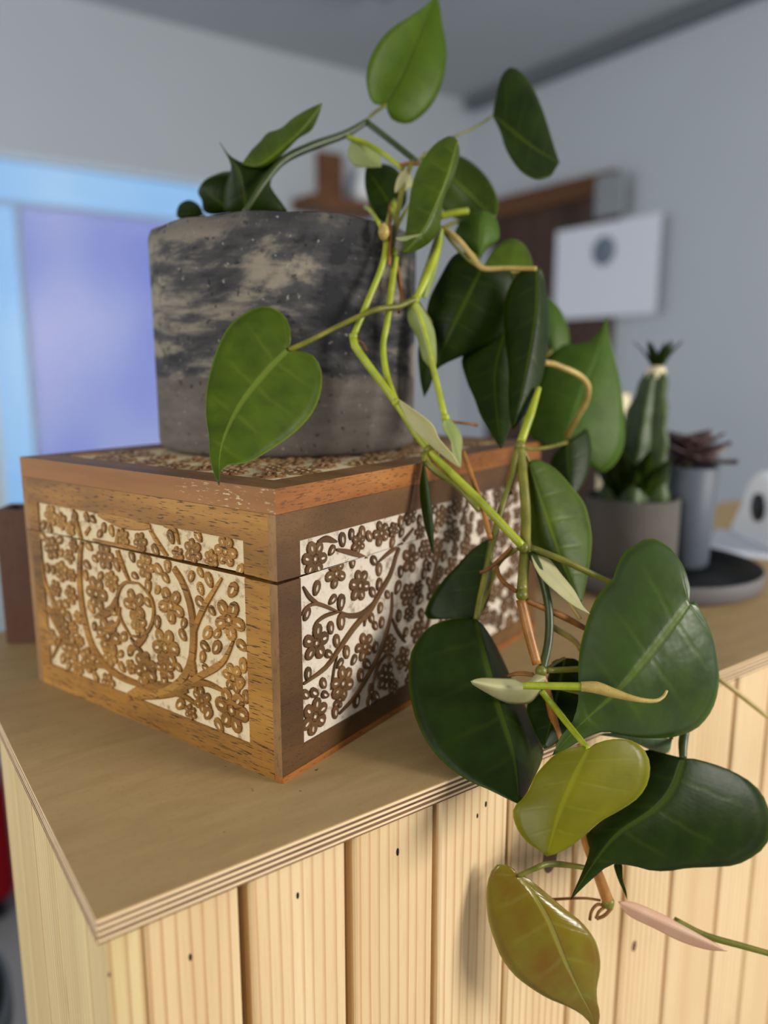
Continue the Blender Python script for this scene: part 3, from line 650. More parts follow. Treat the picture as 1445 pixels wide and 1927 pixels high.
# --- leaves (each with its petiole where it shows)
L1 = leaf('I', (705, 1225), (392, 1842), [(718, 1170), (700, 1090), (655, 1045), (590, 1025), (520, 1050), (440, 1110), (385, 1210), (350, 1320), (330, 1430), (330, 1530), (345, 1620), (347, 1700), (365, 1780)],
     [(750, 1232), (800, 1240), (840, 1280), (857, 1350), (845, 1440), (800, 1530), (720, 1610), (620, 1680), (520, 1735), (430, 1745), (403, 1765), (390, 1800)], 'L_mid', (.495, .454, .405), .004, .004, mid=[(600, 1330), (480, 1480), (400, 1660)])
stem('P', [(783, 562, .524), (765, 570, .521), (748, 577, .518), (704, 584, .51), (640, 612, .505), (585, 640, .498), (543, 659, .495)], [6, 5.5, 5, 5, 5.5], 'S_olive', 'petiole', L1)
L2 = leaf('J', (560, 760), (390, 303), [(430, 752), (420, 690), (425, 600), (450, 520), (465, 460), (440, 390)], [(700, 770), (830, 765), (780, 680), (715, 580), (745, 500), (790, 400), (770, 365), (640, 455), (550, 445), (470, 415)], 'L_dark', (.56, .55, .55), .01, .012, mid=[(540, 620), (500, 480)], u0=.05)
L2b = leaf('J', (535, 440), (1053, 48), [(600, 350), (650, 300), (695, 245), (720, 235), (790, 210), (860, 150), (960, 90)], [(570, 470), (640, 480), (740, 430), (830, 345), (900, 275), (980, 225), (1025, 140)], 'L_mid', (.548, .545, .55), .012, .012, mid=[(630, 455), (720, 405), (800, 335), (890, 255), (980, 150)], u0=.02)
stem('J', [(545, 760, .545), (600, 680, .545), (680, 560, .547), (800, 420, .553), (980, 330, .565), (1200, 250, .578), (1345, 165, .585)], [5, 6, 7, 8, 8, 7, 5], 'S_dark', 'petiole', L2b)
K3 = leaf('J', (470, 755), (262, 590), [(350, 770), (285, 745), (275, 680), (250, 630)], [(520, 650), (500, 520), (440, 490), (350, 515), (290, 550)], 'L_dark', (.585, .58, .58), .01, -.01)
K4 = leaf('J', (285, 770), (112, 775), [(260, 715), (220, 685), (180, 678), (135, 700), (115, 740)], [(240, 790), (180, 795), (130, 790)], 'L_dark', (.58, .575, .575), .01, .005)
L5 = leaf('K', (305, 476), (530, -30), [(270, 475), (240, 460), (220, 400), (215, 340), (235, 260), (280, 180), (340, 120), (420, 70), (500, 10)], [(310, 500), (330, 540), (380, 560), (430, 550), (500, 490), (550, 400), (575, 290), (575, 200), (560, 120), (548, 30)], 'L_back', (.585, .59, .61), -.012, .014, mid=[(370, 360), (440, 200), (500, 60)])
stem('P', [(727, 197, .585), (710, 208, .585), (698, 218, .585), (690, 230, .585)], [3, 3], 'S_olive', 'petiole', L5)
L6 = leaf('K', (788, 525), (1090, 738), [(798, 480), (810, 400), (830, 340), (870, 305), (920, 330), (970, 400), (1010, 490), (1040, 580), (1070, 680)], [(820, 590), (850, 680), (900, 760), (950, 800), (1000, 815), (1050, 800), (1072, 765)], 'L_dark', (.60, .595, .60), .015, -.01, mid=[(880, 600), (990, 680)], u0=.12)
stem('P', [(780, 305, .575), (830, 270, .59), (860, 255, .595), (900, 236, .6), (927, 218, .6)], 2.2, 'S_olive', 'petiole', L6)
K7 = leaf('K', (628, 640), (380, 1152), [(610, 618), (570, 625), (510, 670), (450, 760), (420, 850), (405, 950), (395, 1040), (385, 1110)], [(636, 700), (610, 800), (565, 900), (552, 980), (545, 1040), (500, 1100), (430, 1140)], 'L_mid', (.53, .517, .512), .012, .014, mid=[(580, 820), (500, 1000), (460, 1062)], u0=.03)
leaf('K', (345, 1078), (470, 1060), [(390, 1082), (430, 1072)], [(370, 1092), (420, 1088)], 'sheath_g', (.515, .512), 0, 0, name='sheath')
K8 = leaf('K', (800, 985), (475, 690), [(700, 1005), (580, 970), (500, 850), (460, 750)], [(812, 930), (795, 860), (750, 790), (690, 735), (620, 700), (540, 688)], 'L_mid', (.60, .61, .60), .015, .01)
K27 = leaf('D', (430, 900), (195, 545), [(330, 960), (250, 880), (195, 730), (185, 620)], [(500, 800), (480, 640), (400, 540), (280, 515)], 'L_dark', (.58, .585, .59), 0, .01)
L9 = leaf('C', (420, 375), (440, 58), [(330, 300), (262, 220), (290, 140), (350, 80)], [(470, 300), (542, 240), (540, 150), (505, 85)], 'L_pale', (.575, .57, .575), .012, .012, u0=.05)
stem('C', [(165, 92, .565), (250, 72, .567), (345, 58, .57)], 6.5, 'S_green', 'petiole', L9)
K10 = leaf('C', (765, 432), (445, 425), [(760, 385), (742, 330), (700, 270), (635, 238), (570, 260), (510, 310), (470, 375)], [(680, 455), (560, 455)], 'L_mid', (.575, .57, .565), .012, 0, u0=.1)
L11 = leaf('C', (430, 440), (138, 1090), [(340, 330), (250, 350), (170, 480), (90, 650), (75, 850), (115, 980)], [(560, 430), (650, 480), (655, 650), (610, 850), (450, 930), (280, 1010), (190, 1050)], 'L_dark', (.55, .548, .555), .01, .014, mid=[(330, 640), (220, 860)])
L12 = leaf('C', (795, 415), (636, 1475), [(700, 440), (620, 540), (575, 700), (585, 900), (610, 1100), (608, 1250), (618, 1400)], [(825, 430), (852, 560), (870, 700), (868, 850), (850, 1000), (820, 1150), (760, 1300), (700, 1400)], 'L_dark', (.537, .53, .518), .014, .012, mid=[(790, 700), (740, 1000), (690, 1250)])
stem('P', [(831, 429, .55), (861, 450, .547), (888, 482, .545), (908, 505, .543), (954, 505, .54), (1010, 506, .537)], [5.5, 5.5, 5], 'S_tan', 'petiole', L12)
K13 = leaf('C', (585, 845), (560, 1600), [(450, 905), (310, 1000), (335, 1150), (390, 1280), (430, 1390), (500, 1510)], [(650, 900), (660, 1100), (640, 1300), (620, 1450)], 'L_dark', (.560, .545, .52), .01, .005, mid=[(520, 1100), (530, 1350)])
L14 = leaf('C', (990, 1535), (1242, 735), [(900, 1595), (780, 1545), (730, 1450), (755, 1250), (815, 1100), (870, 980), (960, 930), (1080, 915), (1160, 880), (1212, 810)], [(1080, 1625), (1150, 1720), (1220, 1752), (1300, 1690), (1352, 1580), (1358, 1400), (1335, 1190), (1295, 1010), (1262, 880)], 'L_pale', (.64, .65, .67), .012, .014, mid=[(1080, 1250), (1180, 1000)])
stem('C', [(835, 1040, .56), (900, 1050, .57), (950, 1070, .575), (1060, 1120, .585), (1122, 1190, .595), (1112, 1290, .605), (1050, 1400, .615), (985, 1520, .635)], [6, 6.5, 5.5, 5, 5], 'S_tan', 'petiole', L14)
K14 = leaf('C', (890, 960), (862, 610), [(845, 850), (840, 720)], [(990, 950), (998, 850), (970, 750), (925, 675)], 'L_pale', (.66, .66, .67), 0, .01)
K15 = leaf('C', (985, 1560), (1010, 1905), [(900, 1630), (878, 1720), (895, 1820), (950, 1880)], [(1060, 1510), (1115, 1468), (1142, 1560), (1142, 1660), (1112, 1780), (1060, 1875)], 'L_dark', (.59, .585, .58), .01, .012)
K16 = leaf('B', (785, 222), (1100, 1085), [(850, 212), (950, 268), (1050, 380), (1122, 480), (1162, 640), (1162, 760), (1142, 900), (1118, 1020)], [(775, 320), (780, 500), (800, 700), (860, 870), (950, 980), (1050, 1060)], 'L_mid', (.515, .505, .495), .02, .008, mid=[(880, 520), (980, 800)], u0=.05)
L17 = leaf('E', (605, 192), (930, 1622), [(560, 172), (480, 180), (380, 190), (240, 245), (150, 345), (95, 450), (75, 600), (85, 760), (130, 950), (200, 1110), (290, 1240), (420, 1360), (560, 1450), (700, 1510), (830, 1575)],
     [(640, 215), (720, 330), (790, 460), (850, 590), (920, 740), (1000, 900), (1080, 1060), (1122, 1180), (1110, 1290), (1050, 1420), (980, 1560)], 'L_dark', (.478, .447, .412), -.008, .030, mid=[(690, 520), (780, 860), (880, 1180), (920, 1440)])
stem('P', [(896, 1166, .478), (903, 1127, .483), (915, 1074, .489), (934, 993, .495), (949, 940, .5), (965, 893, .505), (969, 862, .509), (975, 845, .513)], [6, 6, 6, 6, 7], 'S_olive', 'petiole', L17)
K18 = leaf('B', (480, 1170), (548, 680), [(300, 1172), (165, 1165), (175, 1080), (250, 960), (350, 850), (440, 755)], [(545, 1050), (565, 870)], 'L_dark', (.50, .505, .51), .005, .005, u0=.08)
L19 = leaf('H', (1028, 655), (-45, 1850), [(1042, 590), (1030, 480), (980, 350), (900, 230), (820, 170), (740, 135), (680, 145), (600, 195), (520, 250), (470, 340), (430, 460), (370, 520), (300, 610), (250, 720), (210, 850), (180, 970), (163, 1080), (160, 1250), (160, 1420), (130, 1540), (90, 1620), (20, 1700)],
     [(1068, 622), (1110, 690), (1170, 800), (1220, 930), (1250, 1080), (1268, 1220), (1250, 1380), (1200, 1510), (1110, 1620), (1020, 1670), (900, 1705), (740, 1715), (600, 1705), (480, 1682), (380, 1662), (280, 1680), (170, 1735), (60, 1800)], 'L_gloss', (.462, .447, .437), .016, .022, mid=[(750, 1010), (480, 1330), (180, 1600)], n=34, m=9, wave=.0015)
stem('P', [(999, 1030, .474), (1061, 1055, .472), (1145, 1094, .476), (1240, 1130, .478), (1297, 1137, .463)], [6, 6.5, 5.5, 4, 4], 'S_olive', 'petiole', L19)
L20 = leaf('F', (550, 130), (340, 668), [(520, 118), (470, 123), (390, 155), (330, 210), (280, 270), (255, 330), (220, 380), (180, 420), (174, 470), (200, 540), (250, 600), (318, 645)], [(580, 108), (650, 85), (740, 83), (800, 110), (842, 160), (856, 230), (840, 310), (790, 380), (700, 440), (610, 490), (540, 550), (470, 610), (400, 648)], 'L_young', (.412, .403, .399), .006, .010, mid=[(480, 260), (410, 430), (370, 560)])
stem('P', [(1019, 1300, .455), (1041, 1328, .453), (1070, 1365, .435), (1092, 1392, .422), (1107, 1410, .412)], [6.5, 6.5, 6, 5.5], 'S_green', 'petiole', L20)
L21 = leaf('F', (1020, 178), (458, 884), [(970, 170), (900, 150), (840, 135), (790, 170), (740, 300), (640, 460), (540, 560), (556, 620), (540, 690), (500, 790)], [(1070, 180), (1150, 200), (1250, 235), (1350, 290), (1410, 350), (1440, 410), (1462, 500), (1440, 600), (1380, 660), (1280, 710), (1150, 720), (1040, 725), (940, 740), (850, 735), (780, 715), (720, 705), (660, 705), (600, 750), (530, 812)], 'L_dark', (.475, .455, .446), .012, .022, mid=[(960, 330), (870, 430), (700, 545), (600, 660)], n=32)
stem('P', [(1300, 1330, .49), (1290, 1370, .486), (1285, 1400, .48), (1285, 1428, .475)], [7, 8, 9, 7], 'S_dark', 'petiole', L21)
K22 = leaf('F', (965, 82), (600, 60), [(880, 70), (760, 50), (680, 48)], [(945, 150), (860, 135), (760, 90), (680, 72)], 'L_under', (.485, .48, .475), 0, .01, u0=.05)
K23 = leaf('F', (692, 700), (742, 882), [(676, 715), (700, 790), (728, 850)], [(716, 705), (720, 780), (738, 840)], 'L_dark', (.47, .47), 0, 0)
K24 = leaf('E', (1290, 490), (1130, 1195), [(1190, 520), (1155, 650), (1000, 850), (1040, 1020), (1095, 1130)], [(1400, 515), (1470, 700), (1420, 950), (1310, 1080), (1200, 1165)], 'L_dark', (.476, .462, .448), .004, .008)
L25 = leaf('G', (490, 350), (1250, 1910), [(430, 270), (330, 238), (260, 258), (200, 380), (180, 550), (200, 780), (260, 980), (330, 1150), (450, 1310), (600, 1430), (780, 1540), (950, 1610), (1080, 1680), (1170, 1760)], [(560, 360), (680, 450), (820, 570), (960, 690), (1080, 780), (1180, 890), (1250, 1010), (1285, 1170), (1280, 1290), (1252, 1440), (1258, 1580), (1282, 1700)], 'L_bronze', (.452, .452, .470), .004, .008, mid=[(640, 520), (780, 760), (880, 1000), (960, 1200), (1100, 1500), (1200, 1700)], n=30)
stem('G', [(490, 350, .452), (680, 270, .455), (760, 240, .458), (900, 240, .461), (1120, 270, .464), (1240, 320, .468)], [4, 5, 6, 5, 5], 'S_olive', 'petiole', L25)
K26 = leaf('P', (797, 868, ), (816, 1045), [(790, 920), (797, 980), (808, 1020)], [(806, 910), (813, 960), (816, 1010)], 'L_dark', (.495, .487), .004, .0)
K28 = leaf('P', (812, 610), (798, 748), [(788, 650), (790, 710)], [(822, 670), (812, 720)], 'L_dark', (.555, .56), 0, 0)
def connect(lf, c, pts, r=3.5, mat='S_olive'): stem(c, pts, r, mat, 'petiole', lf)
connect(K3, 'P', [(437, 400, .585), (450, 415, .59), (480, 440, .60)])
connect(K4, 'P', [(383, 404, .58), (395, 420, .585), (420, 440, .60)])
connect(K7, 'P', [(861, 266, .53), (850, 300, .54), (815, 340, .547), (775, 380, .55), (742, 440, .535), (738, 474, .531)])
connect(K8, 'P', [(932, 409, .60), (900, 412, .60), (860, 418, .58), (832, 430, .552)])
connect(K27, 'P', [(747, 404, .58), (745, 420, .575), (742, 400, .575), (742, 375, .576)])
connect(L9, 'P', [(902, 489, .575), (880, 470, .572), (850, 445, .56), (832, 430, .551)])
connect(K10, 'P', [(1002, 505, .575), (960, 512, .572), (905, 506, .558), (880, 476, .55)])
connect(L11, 'P', [(905, 508, .55), (880, 488, .553), (850, 455, .553), (832, 431, .551)])
connect(K13, 'P', [(950, 626, .560), (940, 560, .562), (915, 510, .558), (890, 484, .552)])
connect(K14, 'P', [(1039, 659, .66), (1000, 700, .655), (985, 780, .6), (980, 838, .52)])
connect(K15, 'P', [(1066, 833, .59), (1030, 842, .565), (1000, 845, .54), (982, 842, .515)])
connect(K16, 'P', [(995, 869, .515), (990, 858, .515), (984, 846, .513)])
connect(K18, 'P', [(899, 1164, .50), (915, 1120, .497), (940, 1060, .488), (975, 1032, .477)])
connect(K22, 'P', [(1264, 1391, .485), (1240, 1360, .49), (1150, 1320, .475), (1030, 1290, .459)])
connect(K23, 'P', [(1161, 1624, .47), (1150, 1600, .472), (1125, 1620, .471), (1120, 1640, .47)])
connect(K24, 'P', [(1062, 1239, .476), (1050, 1245, .472), (1030, 1258, .463), (1018, 1263, .457)])
connect(K26, 'P', [(797, 868, .495), (800, 858, .499), (805, 847, .503)])
connect(K28, 'P', [(812, 610, .555), (800, 590, .545), (785, 566, .527)])
connect(L21, 'P', [(1300, 1330, .49), (1250, 1290, .492), (1150, 1260, .478), (1022, 1262, .458)], 6)
# unrolling shoot
stem('P', [(984, 1290, .437), (1040, 1291, .434), (1094, 1292, .431)], [7, 7.5, 8], 'S_green', 'new_shoot')
stem('P', [(1093, 1292, .431), (1122, 1294, .43), (1157, 1305, .428), (1198, 1316, .427), (1231, 1319, .428), (1248, 1311, .43), (1255, 1299, .431)], [9.5, 12, 10, 7, 5, 4, 2.5], 'S_tan', 'rolled_leaf', n=30)
# sheaths
leaf('A', (325, 1155), (706, 1572), [(410, 1210), (540, 1310), (585, 1400), (670, 1500)], [(420, 1330), (520, 1425), (620, 1510)], 'sheath', (.507, .50, .497), -.008, .002, name='sheath', u0=0)
leaf('A', (620, 1278), (712, 1572), [(605, 1330), (650, 1410), (665, 1500)], [(665, 1300), (718, 1390), (716, 1480)], 'sheath_g', (.519, .512, .505), -.004, .006, name='sheath', u0=0)
leaf('M', (775, 470), (852, 668), [(780, 540), (805, 610)], [(840, 520), (862, 580)], 'sheath_g', (.505, .50), .004, .0, name='sheath', u0=0)
leaf('A', (602, 155), (500, 575), [(560, 210), (520, 330), (480, 440), (458, 530)], [(608, 240), (585, 340), (562, 440), (520, 550)], 'sheath_g', (.546, .534, .524), .006, .01, name='sheath', u0=0)
leaf('A', (432, 565), (556, 1000), [(398, 640), (408, 720), (455, 800), (490, 930)], [(475, 615), (540, 720), (562, 800), (568, 930)], 'sheath_g', (.523, .523, .524), .008, .01, name='sheath', u0=0)
leaf('B', (800, 775), (1156, 1142), [(820, 850), (870, 930), (950, 1005), (1050, 1085)], [(910, 815), (980, 900), (1060, 1000), (1112, 1095)], 'sheath', (.474, .466, .46), -.006, .006, name='sheath', u0=0)
leaf('E', (1140, 640), (558, 668), [(1080, 605), (1010, 665), (950, 678), (890, 652), (800, 648), (640, 645)], [(1110, 740), (1060, 800), (1000, 842), (870, 842), (760, 800), (640, 732), (580, 695)], 'sheath', (.452, .44, .432), .008, .012, name='sheath', mid=[(960, 720), (760, 710)], u0=0)
leaf('L', (858, 1448), (1285, 1642), [(920, 1452), (1000, 1484), (1080, 1522), (1180, 1576)], [(900, 1502), (1000, 1552), (1100, 1602), (1200, 1634)], 'sheath_p', (.474, .47, .468), .004, .006, name='sheath', u0=0)
leaf('D', (80, 350), (310, 540), [(180, 340), (270, 400), (305, 470)], [(60, 450), (110, 530), (200, 545)], 'sheath_g', (.575, .57, .565), .006, .006, name='sheath', u0=0)
leaf('D', (490, 555), (415, 735), [(440, 610), (415, 690)], [(540, 610), (540, 680), (490, 718)], 'sheath', (.548, .544, .544), .004, .006, name='sheath', u0=0)
def ovoid(x, y, d, rx, ry, mat):
    prof = [(.15, -1), (.6, -.75), (.95, -.25), (1, .1), (.8, .6), (.4, .9), (.1, 1.05)]; k = d/FPX
    o = lathe('leaf_bud', [(r*rx*k, z*ry*k) for r, z in prof], MT[mat], None, 14); p = px(x, y, d)
    o.data.transform(Matrix.Translation(p)); attach(o)
ovoid(722, 437, .518, 11, 16, 'S_tan'); 
stem('P', [(688, 390, .57), (697, 396, .545), (709, 414, .522), (718, 432, .519)], 4, 'S_green')
# aerial roots and tendrils
def root(c, pts, r): stem(c, pts, r, 'S_root', 'aerial_root')
root('G', [(815, 582, .478), (980, 572, .476), (1150, 570, .475), (1290, 590, .474)], [3, 2.5, 2.5])
root('G', [(1185, 780, .472), (1205, 690, .472), (1260, 630, .473), (1320, 640, .474)], [3, 3, 3])
root('G', [(1245, 765, .472), (1275, 700, .472), (1335, 650, .474)], [3, 3])
root('G', [(1250, 770, .474), (1330, 735, .474), (1400, 660, .474)], [3, 3.5])
root('P', [(903, 1077, .487), (918, 1071, .485), (940, 1053, .481), (963, 1030, .476)], [3, 4, 4])
root('P', [(934, 1062, .484), (940, 1085, .478), (953, 1100, .471), (972, 1113, .465)], [4, 4.5, 4])
root('P', [(1100, 1182, .474), (1065, 1163, .470), (1030, 1147, .466), (990, 1130, .464)], [5, 6.5, 6, 5])
root('E', [(840, 632, .459), (920, 615, .458), (1060, 625, .457)], [3, 3, 3])
root('E', [(850, 622, .461), (940, 600, .459), (1050, 612, .457)], [2.5, 2.5])
root('P', [(898, 800, .53), (880, 797, .525), (850, 794, .522)], [3, 2.5])
root('P', [(812, 848, .501), (822, 841, .501), (824, 835, .501)], [2, 2]); root('P', [(822, 842, .501), (825, 850, .501), (824, 860, .501)], [2, 1.5])
root('P', [(752, 312, .551), (770, 308, .551), (790, 309, .551)], [4, 4, 3])
root('P', [(745, 495, .529), (752, 530, .531), (757, 560, .533), (750, 590, .533)], [4, 5, 3])
root('P', [(734, 385, .56), (733, 420, .528), (734, 450, .523), (732, 500, .52)], [3, 4, 3])
root('P', [(690, 660, .513), (682, 645, .513), (672, 640, .513)], [2, 2])
root('P', [(962, 930, .505), (955, 905, .508), (968, 870, .51), (972, 850, .512)], [5, 5, 5])
stem('P', [(798, 854, .502), (804, 871, .498), (825, 891, .496), (860, 914, .495), (900, 960, .492)], [7, 7, 6, 5], 'S_olive', 'petiole')
stem('P', [(1040, 1180, .474), (1080, 1205, .48), (1092, 1222, .485)], [6, 5], 'S_tan')
stem('P', [(1092, 1165, .472), (1070, 1130, .474), (1062, 1100, .476)], [4, 4], 'S_tan')

# ------------------------------------------------------------------ things on the counter behind
def cp(x, y, z=0): return onplane(x, y, (0, 0, z), (0, 0, 1))
tc = Vector((.645, .186, 0))
tr = empty('plant_tray', tc, label='round grey stoneware tray with raised rim under the two small pots', cat='tray')
lathe('dish', [(.02, 0), (.098, 0), (.104, .003), (.106, .018), (.104, .0205), (.1015, .018), (.100, .006), (.02, .005)], [MT['tray'], MT['black']], tr, 64, fmf=lambda j: 1 if j >= 4 else 0)
p1 = Vector((.605, .1945, .0062))
cpot = empty('small_concrete_pot', p1, label='small grey concrete pot on the round tray, holding the spiky green succulent', cat='plant pot')
lathe('pot_wall', [(.01, 0), (.046, 0), (.048, .003), (.048, .087), (.046, .089), (.044, .086), (.043, .077), (.01, .077)], MT['greypot'], cpot, 48)
lathe('soil', [(.005, .0775), (.0425, .0775), (.038, .080), (.005, .081)], MT['soil'], cpot, 32)
suc = empty('column_succulent', p1+Vector((0, 0, .081)), label='tall ribbed green succulent column with leafy tuft in the small concrete pot', cat='succulent')
def column():
    V = []; Fc = []; n = 40; J = 22
    for j in range(J):
        t = j/(J-1); z = t*.138; r0 = .024*(1-t)**.7+.007*(1+.15*math.sin(j*1.4))
        for i in range(n):
            a = 2*math.pi*i/n; r = r0*(1+.22*math.cos(5*a+t*2.5)); V.append((r*math.cos(a)+.014*t, r*math.sin(a)-.010*t, z))
    for j in range(J-1):
        for i in range(n): Fc.append((j*n+i, j*n+(i+1) % n, (j+1)*n+(i+1) % n, (j+1)*n+i))
    Fc += [tuple(range(n))[::-1], tuple((J-1)*n+i for i in range(n))]
    mesh('ribbed_stem', V, Fc, stemmat('succulent_green', hexc(40, 60, 14), hexc(58, 82, 24), .5), suc, smooth=True)
column()
lathe('pale_collar', [(.006, .120), (.0095, .122), (.0095, .138), (.006, .141)], MT['cream'], suc, 20, loc=(.0135, -.0095, 0))
def blade(parent, name, base, d, up, ln, wd, mat, nseg=6, curl=.4):
    d = Vector(d).normalized(); up = Vector(up).normalized(); s = d.cross(up).normalized(); L = []
    V = []; Fc = []
    for i in range(nseg+1):
        t = i/nseg; c = Vector(base)+d*ln*t+up*ln*curl*t*t; wv = wd*math.sin(math.pi*(.12+.88*t)**.8)+.0003
        for (k, h_) in ((-1, 0), (0, .12), (1, 0), (0, -.10)): V.append(c+s*wv*k+up*wd*h_)
    for i in range(nseg):
        for k in range(4): Fc.append((4*i+k, 4*i+(k+1) % 4, 4*i+4+(k+1) % 4, 4*i+4+k))
    Fc += [(0, 1, 2, 3), tuple(4*nseg+k for k in (3, 2, 1, 0))]
    o = mesh(name, V, Fc, mat, parent, smooth=True); o.data.uv_layers.new(name=LEAF_UV); return o
for k in range(9):
    a = k*2.4; blade(suc, 'leaf', (.014+.003*math.cos(a), -.010+.003*math.sin(a), .138), (math.cos(a)*.45, math.sin(a)*.45, 1), (math.cos(a), math.sin(a), .2), .028, .0045, MT['L_dark'])
for k in range(6):
    a = 2.2+k*.45; blade(suc, 'leaf', (.018*math.cos(a), .018*math.sin(a), 0), (math.cos(a)*.35, math.sin(a)*.35, 1), (math.cos(a), math.sin(a), .2), .085-.006*k, .016, MT['L_dark'])
p2 = Vector((.701, .195, .0062))
bp = empty('tall_glazed_pot', p2, label='tall blue-grey pot on the round tray, holding the dark purple rosette', cat='plant pot')
lathe('pot_wall', [(.01, 0), (.027, 0), (.029, .003), (.034, .112), (.0325, .114), (.031, .112), (.0295, .1), (.01, .1)], MT['bluepot'], bp, 48)
lathe('soil', [(.005, .1005), (.029, .1005), (.024, .103), (.005, .104)], MT['soil'], bp, 32)
ro = empty('purple_rosette', p2+Vector((0, 0, .104)), label='dark purple rosette plant with broad flat leaves in the tall pot', cat='succulent')
lathe('stem', [(.004, -.001), (.005, .0), (.004, .03)], MT['S_dark'], ro, 12)
for k in range(14):
    a = k*2.4; t = k/13; blade(ro, 'leaf', (.003*math.cos(a), .003*math.sin(a), .012+.02*t), (math.cos(a), math.sin(a), .12*math.sin(k*5.1)+.6*t), (.25*math.sin(k*3.3), .25*math.cos(k*2.1), 1), .056-.026*t, .024-.008*t, MT['purple'], curl=.05)
# white tape dispenser-like device on paper
pw = cp(1432, 1030)
ps = empty('paper_sheet', (pw.x, pw.y, 0), .5, label='white sheet of paper lying flat on the worktop under the rounded white device', cat='paper')
box('sheet', -.07, .09, -.08, .06, .0003, .0018, MT['paper'], ps)
td = empty('white_device', (pw.x+.025, pw.y-.005, .0019), .9, label='rounded white plastic device with a dark round opening, on the paper sheet', cat='device')
V = []; Fc = []; prof = [(-.06, 0), (.07, 0), (.072, .012), (.05, .04), (.03, .075), (.0, .095), (-.03, .09), (-.052, .065), (-.064, .03)]; n = len(prof)
P2 = [tuple(p) for p in cr([Vector(p) for p in prof]+[Vector(prof[0])], 36)][:-1]; n = len(P2)
for y, k in ((-.03, .9), (-.026, 1), (.026, 1), (.03, .9)): V += [((p[0]-0)*k, y, .045+(p[1]-.045)*k) for p in P2]
for j in range(3):
    for i in range(n): Fc.append((j*n+i, j*n+(i+1) % n, (j+1)*n+(i+1) % n, (j+1)*n+i))
Fc += [tuple(range(n))[::-1], tuple(3*n+i for i in range(n))]
mesh('shell', V, Fc, MT['white'], td)
hb = lathe('round_opening', [(.003, 0), (.018, 0), (.018, .066), (.003, .066)], MT['black'], td, 24); hb.rotation_euler = (math.pi/2, 0, 0); hb.location = (-.012, .033, .05)
# cream pillar candle & white cup behind
pc_ = Vector((.775, .355, 0))
cd = empty('pillar_candle', pc_, label='tall cream pillar candle standing on the worktop behind the small pots', cat='candle')
lathe('wax_pillar', [(.005, 0), (.017, 0), (.0185, .002), (.0185, .19), (.016, .194), (.014, .19), (.004, .187)], MT['cream'], cd, 32)
lathe('wick', [(.0008, .186), (.0009, .2), (.0006, .203)], MT['black'], cd, 8)
mg = empty('white_mug', (.60, .32, 0), .6, label='white ceramic mug standing behind the small concrete pot', cat='mug')
lathe('mug_body', [(.01, 0), (.034, 0), (.037, .004), (.039, .088), (.0375, .09), (.036, .087), (.034, .008), (.01, .006)], MT['white'], mg, 40)
sweep('handle', [Vector((.038+.022*math.sin(a), 0, .046+.028*math.cos(a))) for a in [math.pi*i/12 for i in range(13)]], [.004]*13, MT['white'], mg, 8)
# brown block behind the carved box
q0 = cp(13, 1212); 
bk = empty('brown_wooden_crate', (q0.x+.0, q0.y, 0), -.619+.10, label='reddish brown wooden caddy partly hidden behind the carved box', cat='caddy')
for a in ((0, .075, 0, .006, .001, .113), (0, .075, .029, .035, .001, .113), (0, .006, .006, .029, .001, .113), (.069, .075, .006, .029, .001, .113)): box('board', *a, MT['brownblk'], bk)
box('base_board', .006, .069, .006, .029, .001, .007, MT['brownblk'], bk)

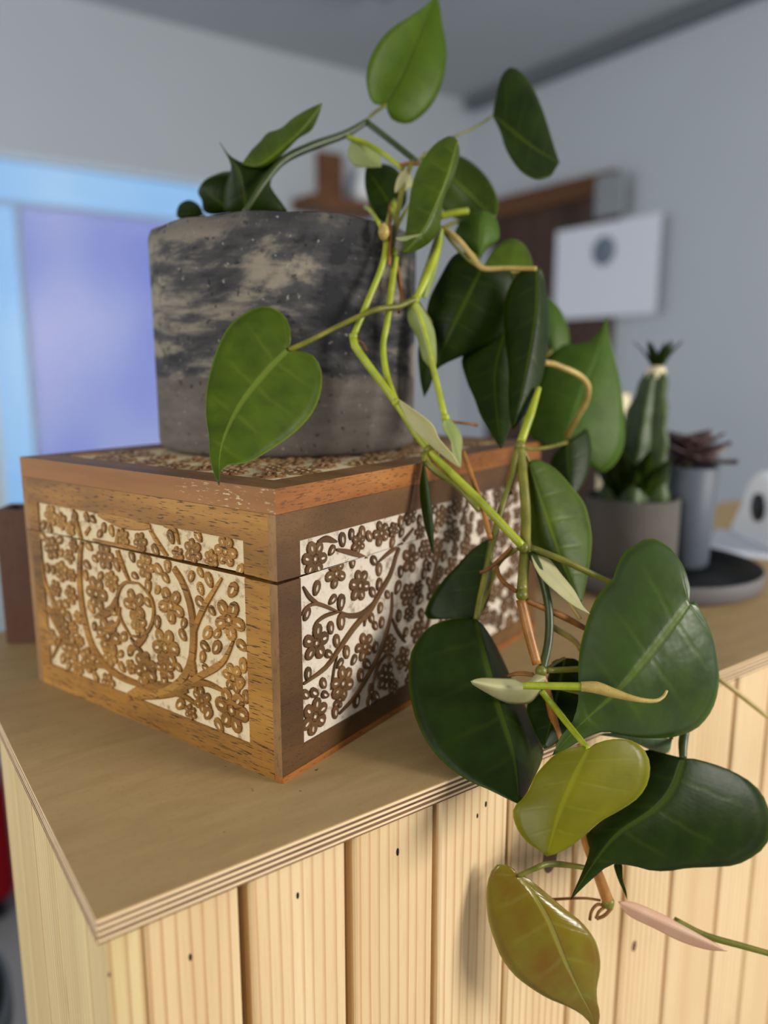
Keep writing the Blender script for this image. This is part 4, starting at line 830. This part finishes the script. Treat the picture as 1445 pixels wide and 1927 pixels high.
# ------------------------------------------------------------------ far things
sg = empty('door_notice', (WX-.06, 1.84, .62), label='white paper notice with dark round emblem hung from a grey clip beside the brown door', cat='notice')
box('paper', -.004, 0, -.26, .26, -.19, .18, MT['paper'], sg)
em = lathe('emblem', [(.002, 0), (.056, 0), (.058, .002), (.056, .004), (.002, .004)], plain('blue_grey_ink', hexc(112, 126, 142), .7), sg, 28); em.rotation_euler = (0, -math.pi/2, 0); em.location = (-.0041, .0, .07)
box('clip', -.02, .004, -.09, .05, .20, .36, MT['grey'], sg, .006); box('bracket', .004, .06, -.05, .01, .32, .35, MT['grey'], sg)
sh = empty('wooden_wall_shelf', (1.87, WY, .88), label='small brown wooden wall shelf with upright back post on the far wall', cat='shelf')
box('shelf_board', -.24, .13, -.16, 0, 0, .05, MT['lintel'], sh); box('back_post', -.12, .0, -.03, 0, .05, .26, MT['lintel'], sh)
vs = lathe('vase_body', [(.01, 0), (.035, 0), (.05, .03), (.052, .07), (.04, .11), (.03, .13), (.034, .145), (.03, .147), (.026, .13), (.01, .02)], MT['white'], None, 28)
vs.name = 'white_vase'; vs.location = (1.945, WY-.09, .931); tag(vs, 'rounded white vase standing on the brown wall shelf', 'vase')
# red ottoman with folded blanket, black stool: lower left, behind the counter
ac = empty('red_ottoman', (-.06, 1.73, ZF), 0, label='red upholstered square ottoman on the floor beyond the counter', cat='ottoman')
box('upholstery', -.225, .225, -.225, .225, .05, .35, MT['red'], ac, .025)
box('seat_pad', -.22, .22, -.22, .22, .351, .375, MT['red'], ac, .01)
for x in (-.18, .18):
    for y in (-.18, .18): box('leg', x-.02, x+.02, y-.02, y+.02, 0, .05, MT['black'], ac)
bl = empty('white_blanket', (-.06, 1.71, ZF+.3752), 0, label='white folded blanket lying on the red ottoman', cat='blanket')
for k in range(3): box('fold', -.21+.006*k, .215-.005*k, -.19+.004*k, .17, .028*k+.0003, .028*k+.0275, MT['white'], bl, .011)
stl = empty('black_stool', (-.155, .645, ZF), 0, label='black round stool with grey seat rim standing behind the counter', cat='stool')
lathe('seat', [(.02, .50), (.17, .50), (.185, .515), (.185, .55), (.17, .565), (.02, .57)], MT['black'], stl, 48); lathe('seat_rim', [(.184, .512), (.192, .515), (.192, .545), (.184, .548)], MT['grey'], stl, 48)
lathe('column', [(.02, .06), (.025, .06), (.025, .5), (.02, .5)], MT['grey'], stl, 20)
for k in range(5):
    a = k*2*math.pi/5+.3; d = Vector((math.cos(a), math.sin(a), 0)); sweep('leg', [Vector((0, 0, .08)), d*.12+Vector((0, 0, .06)), d*.24+Vector((0, 0, .02))], [.02, .017, .0195], MT['black'], stl, 10)
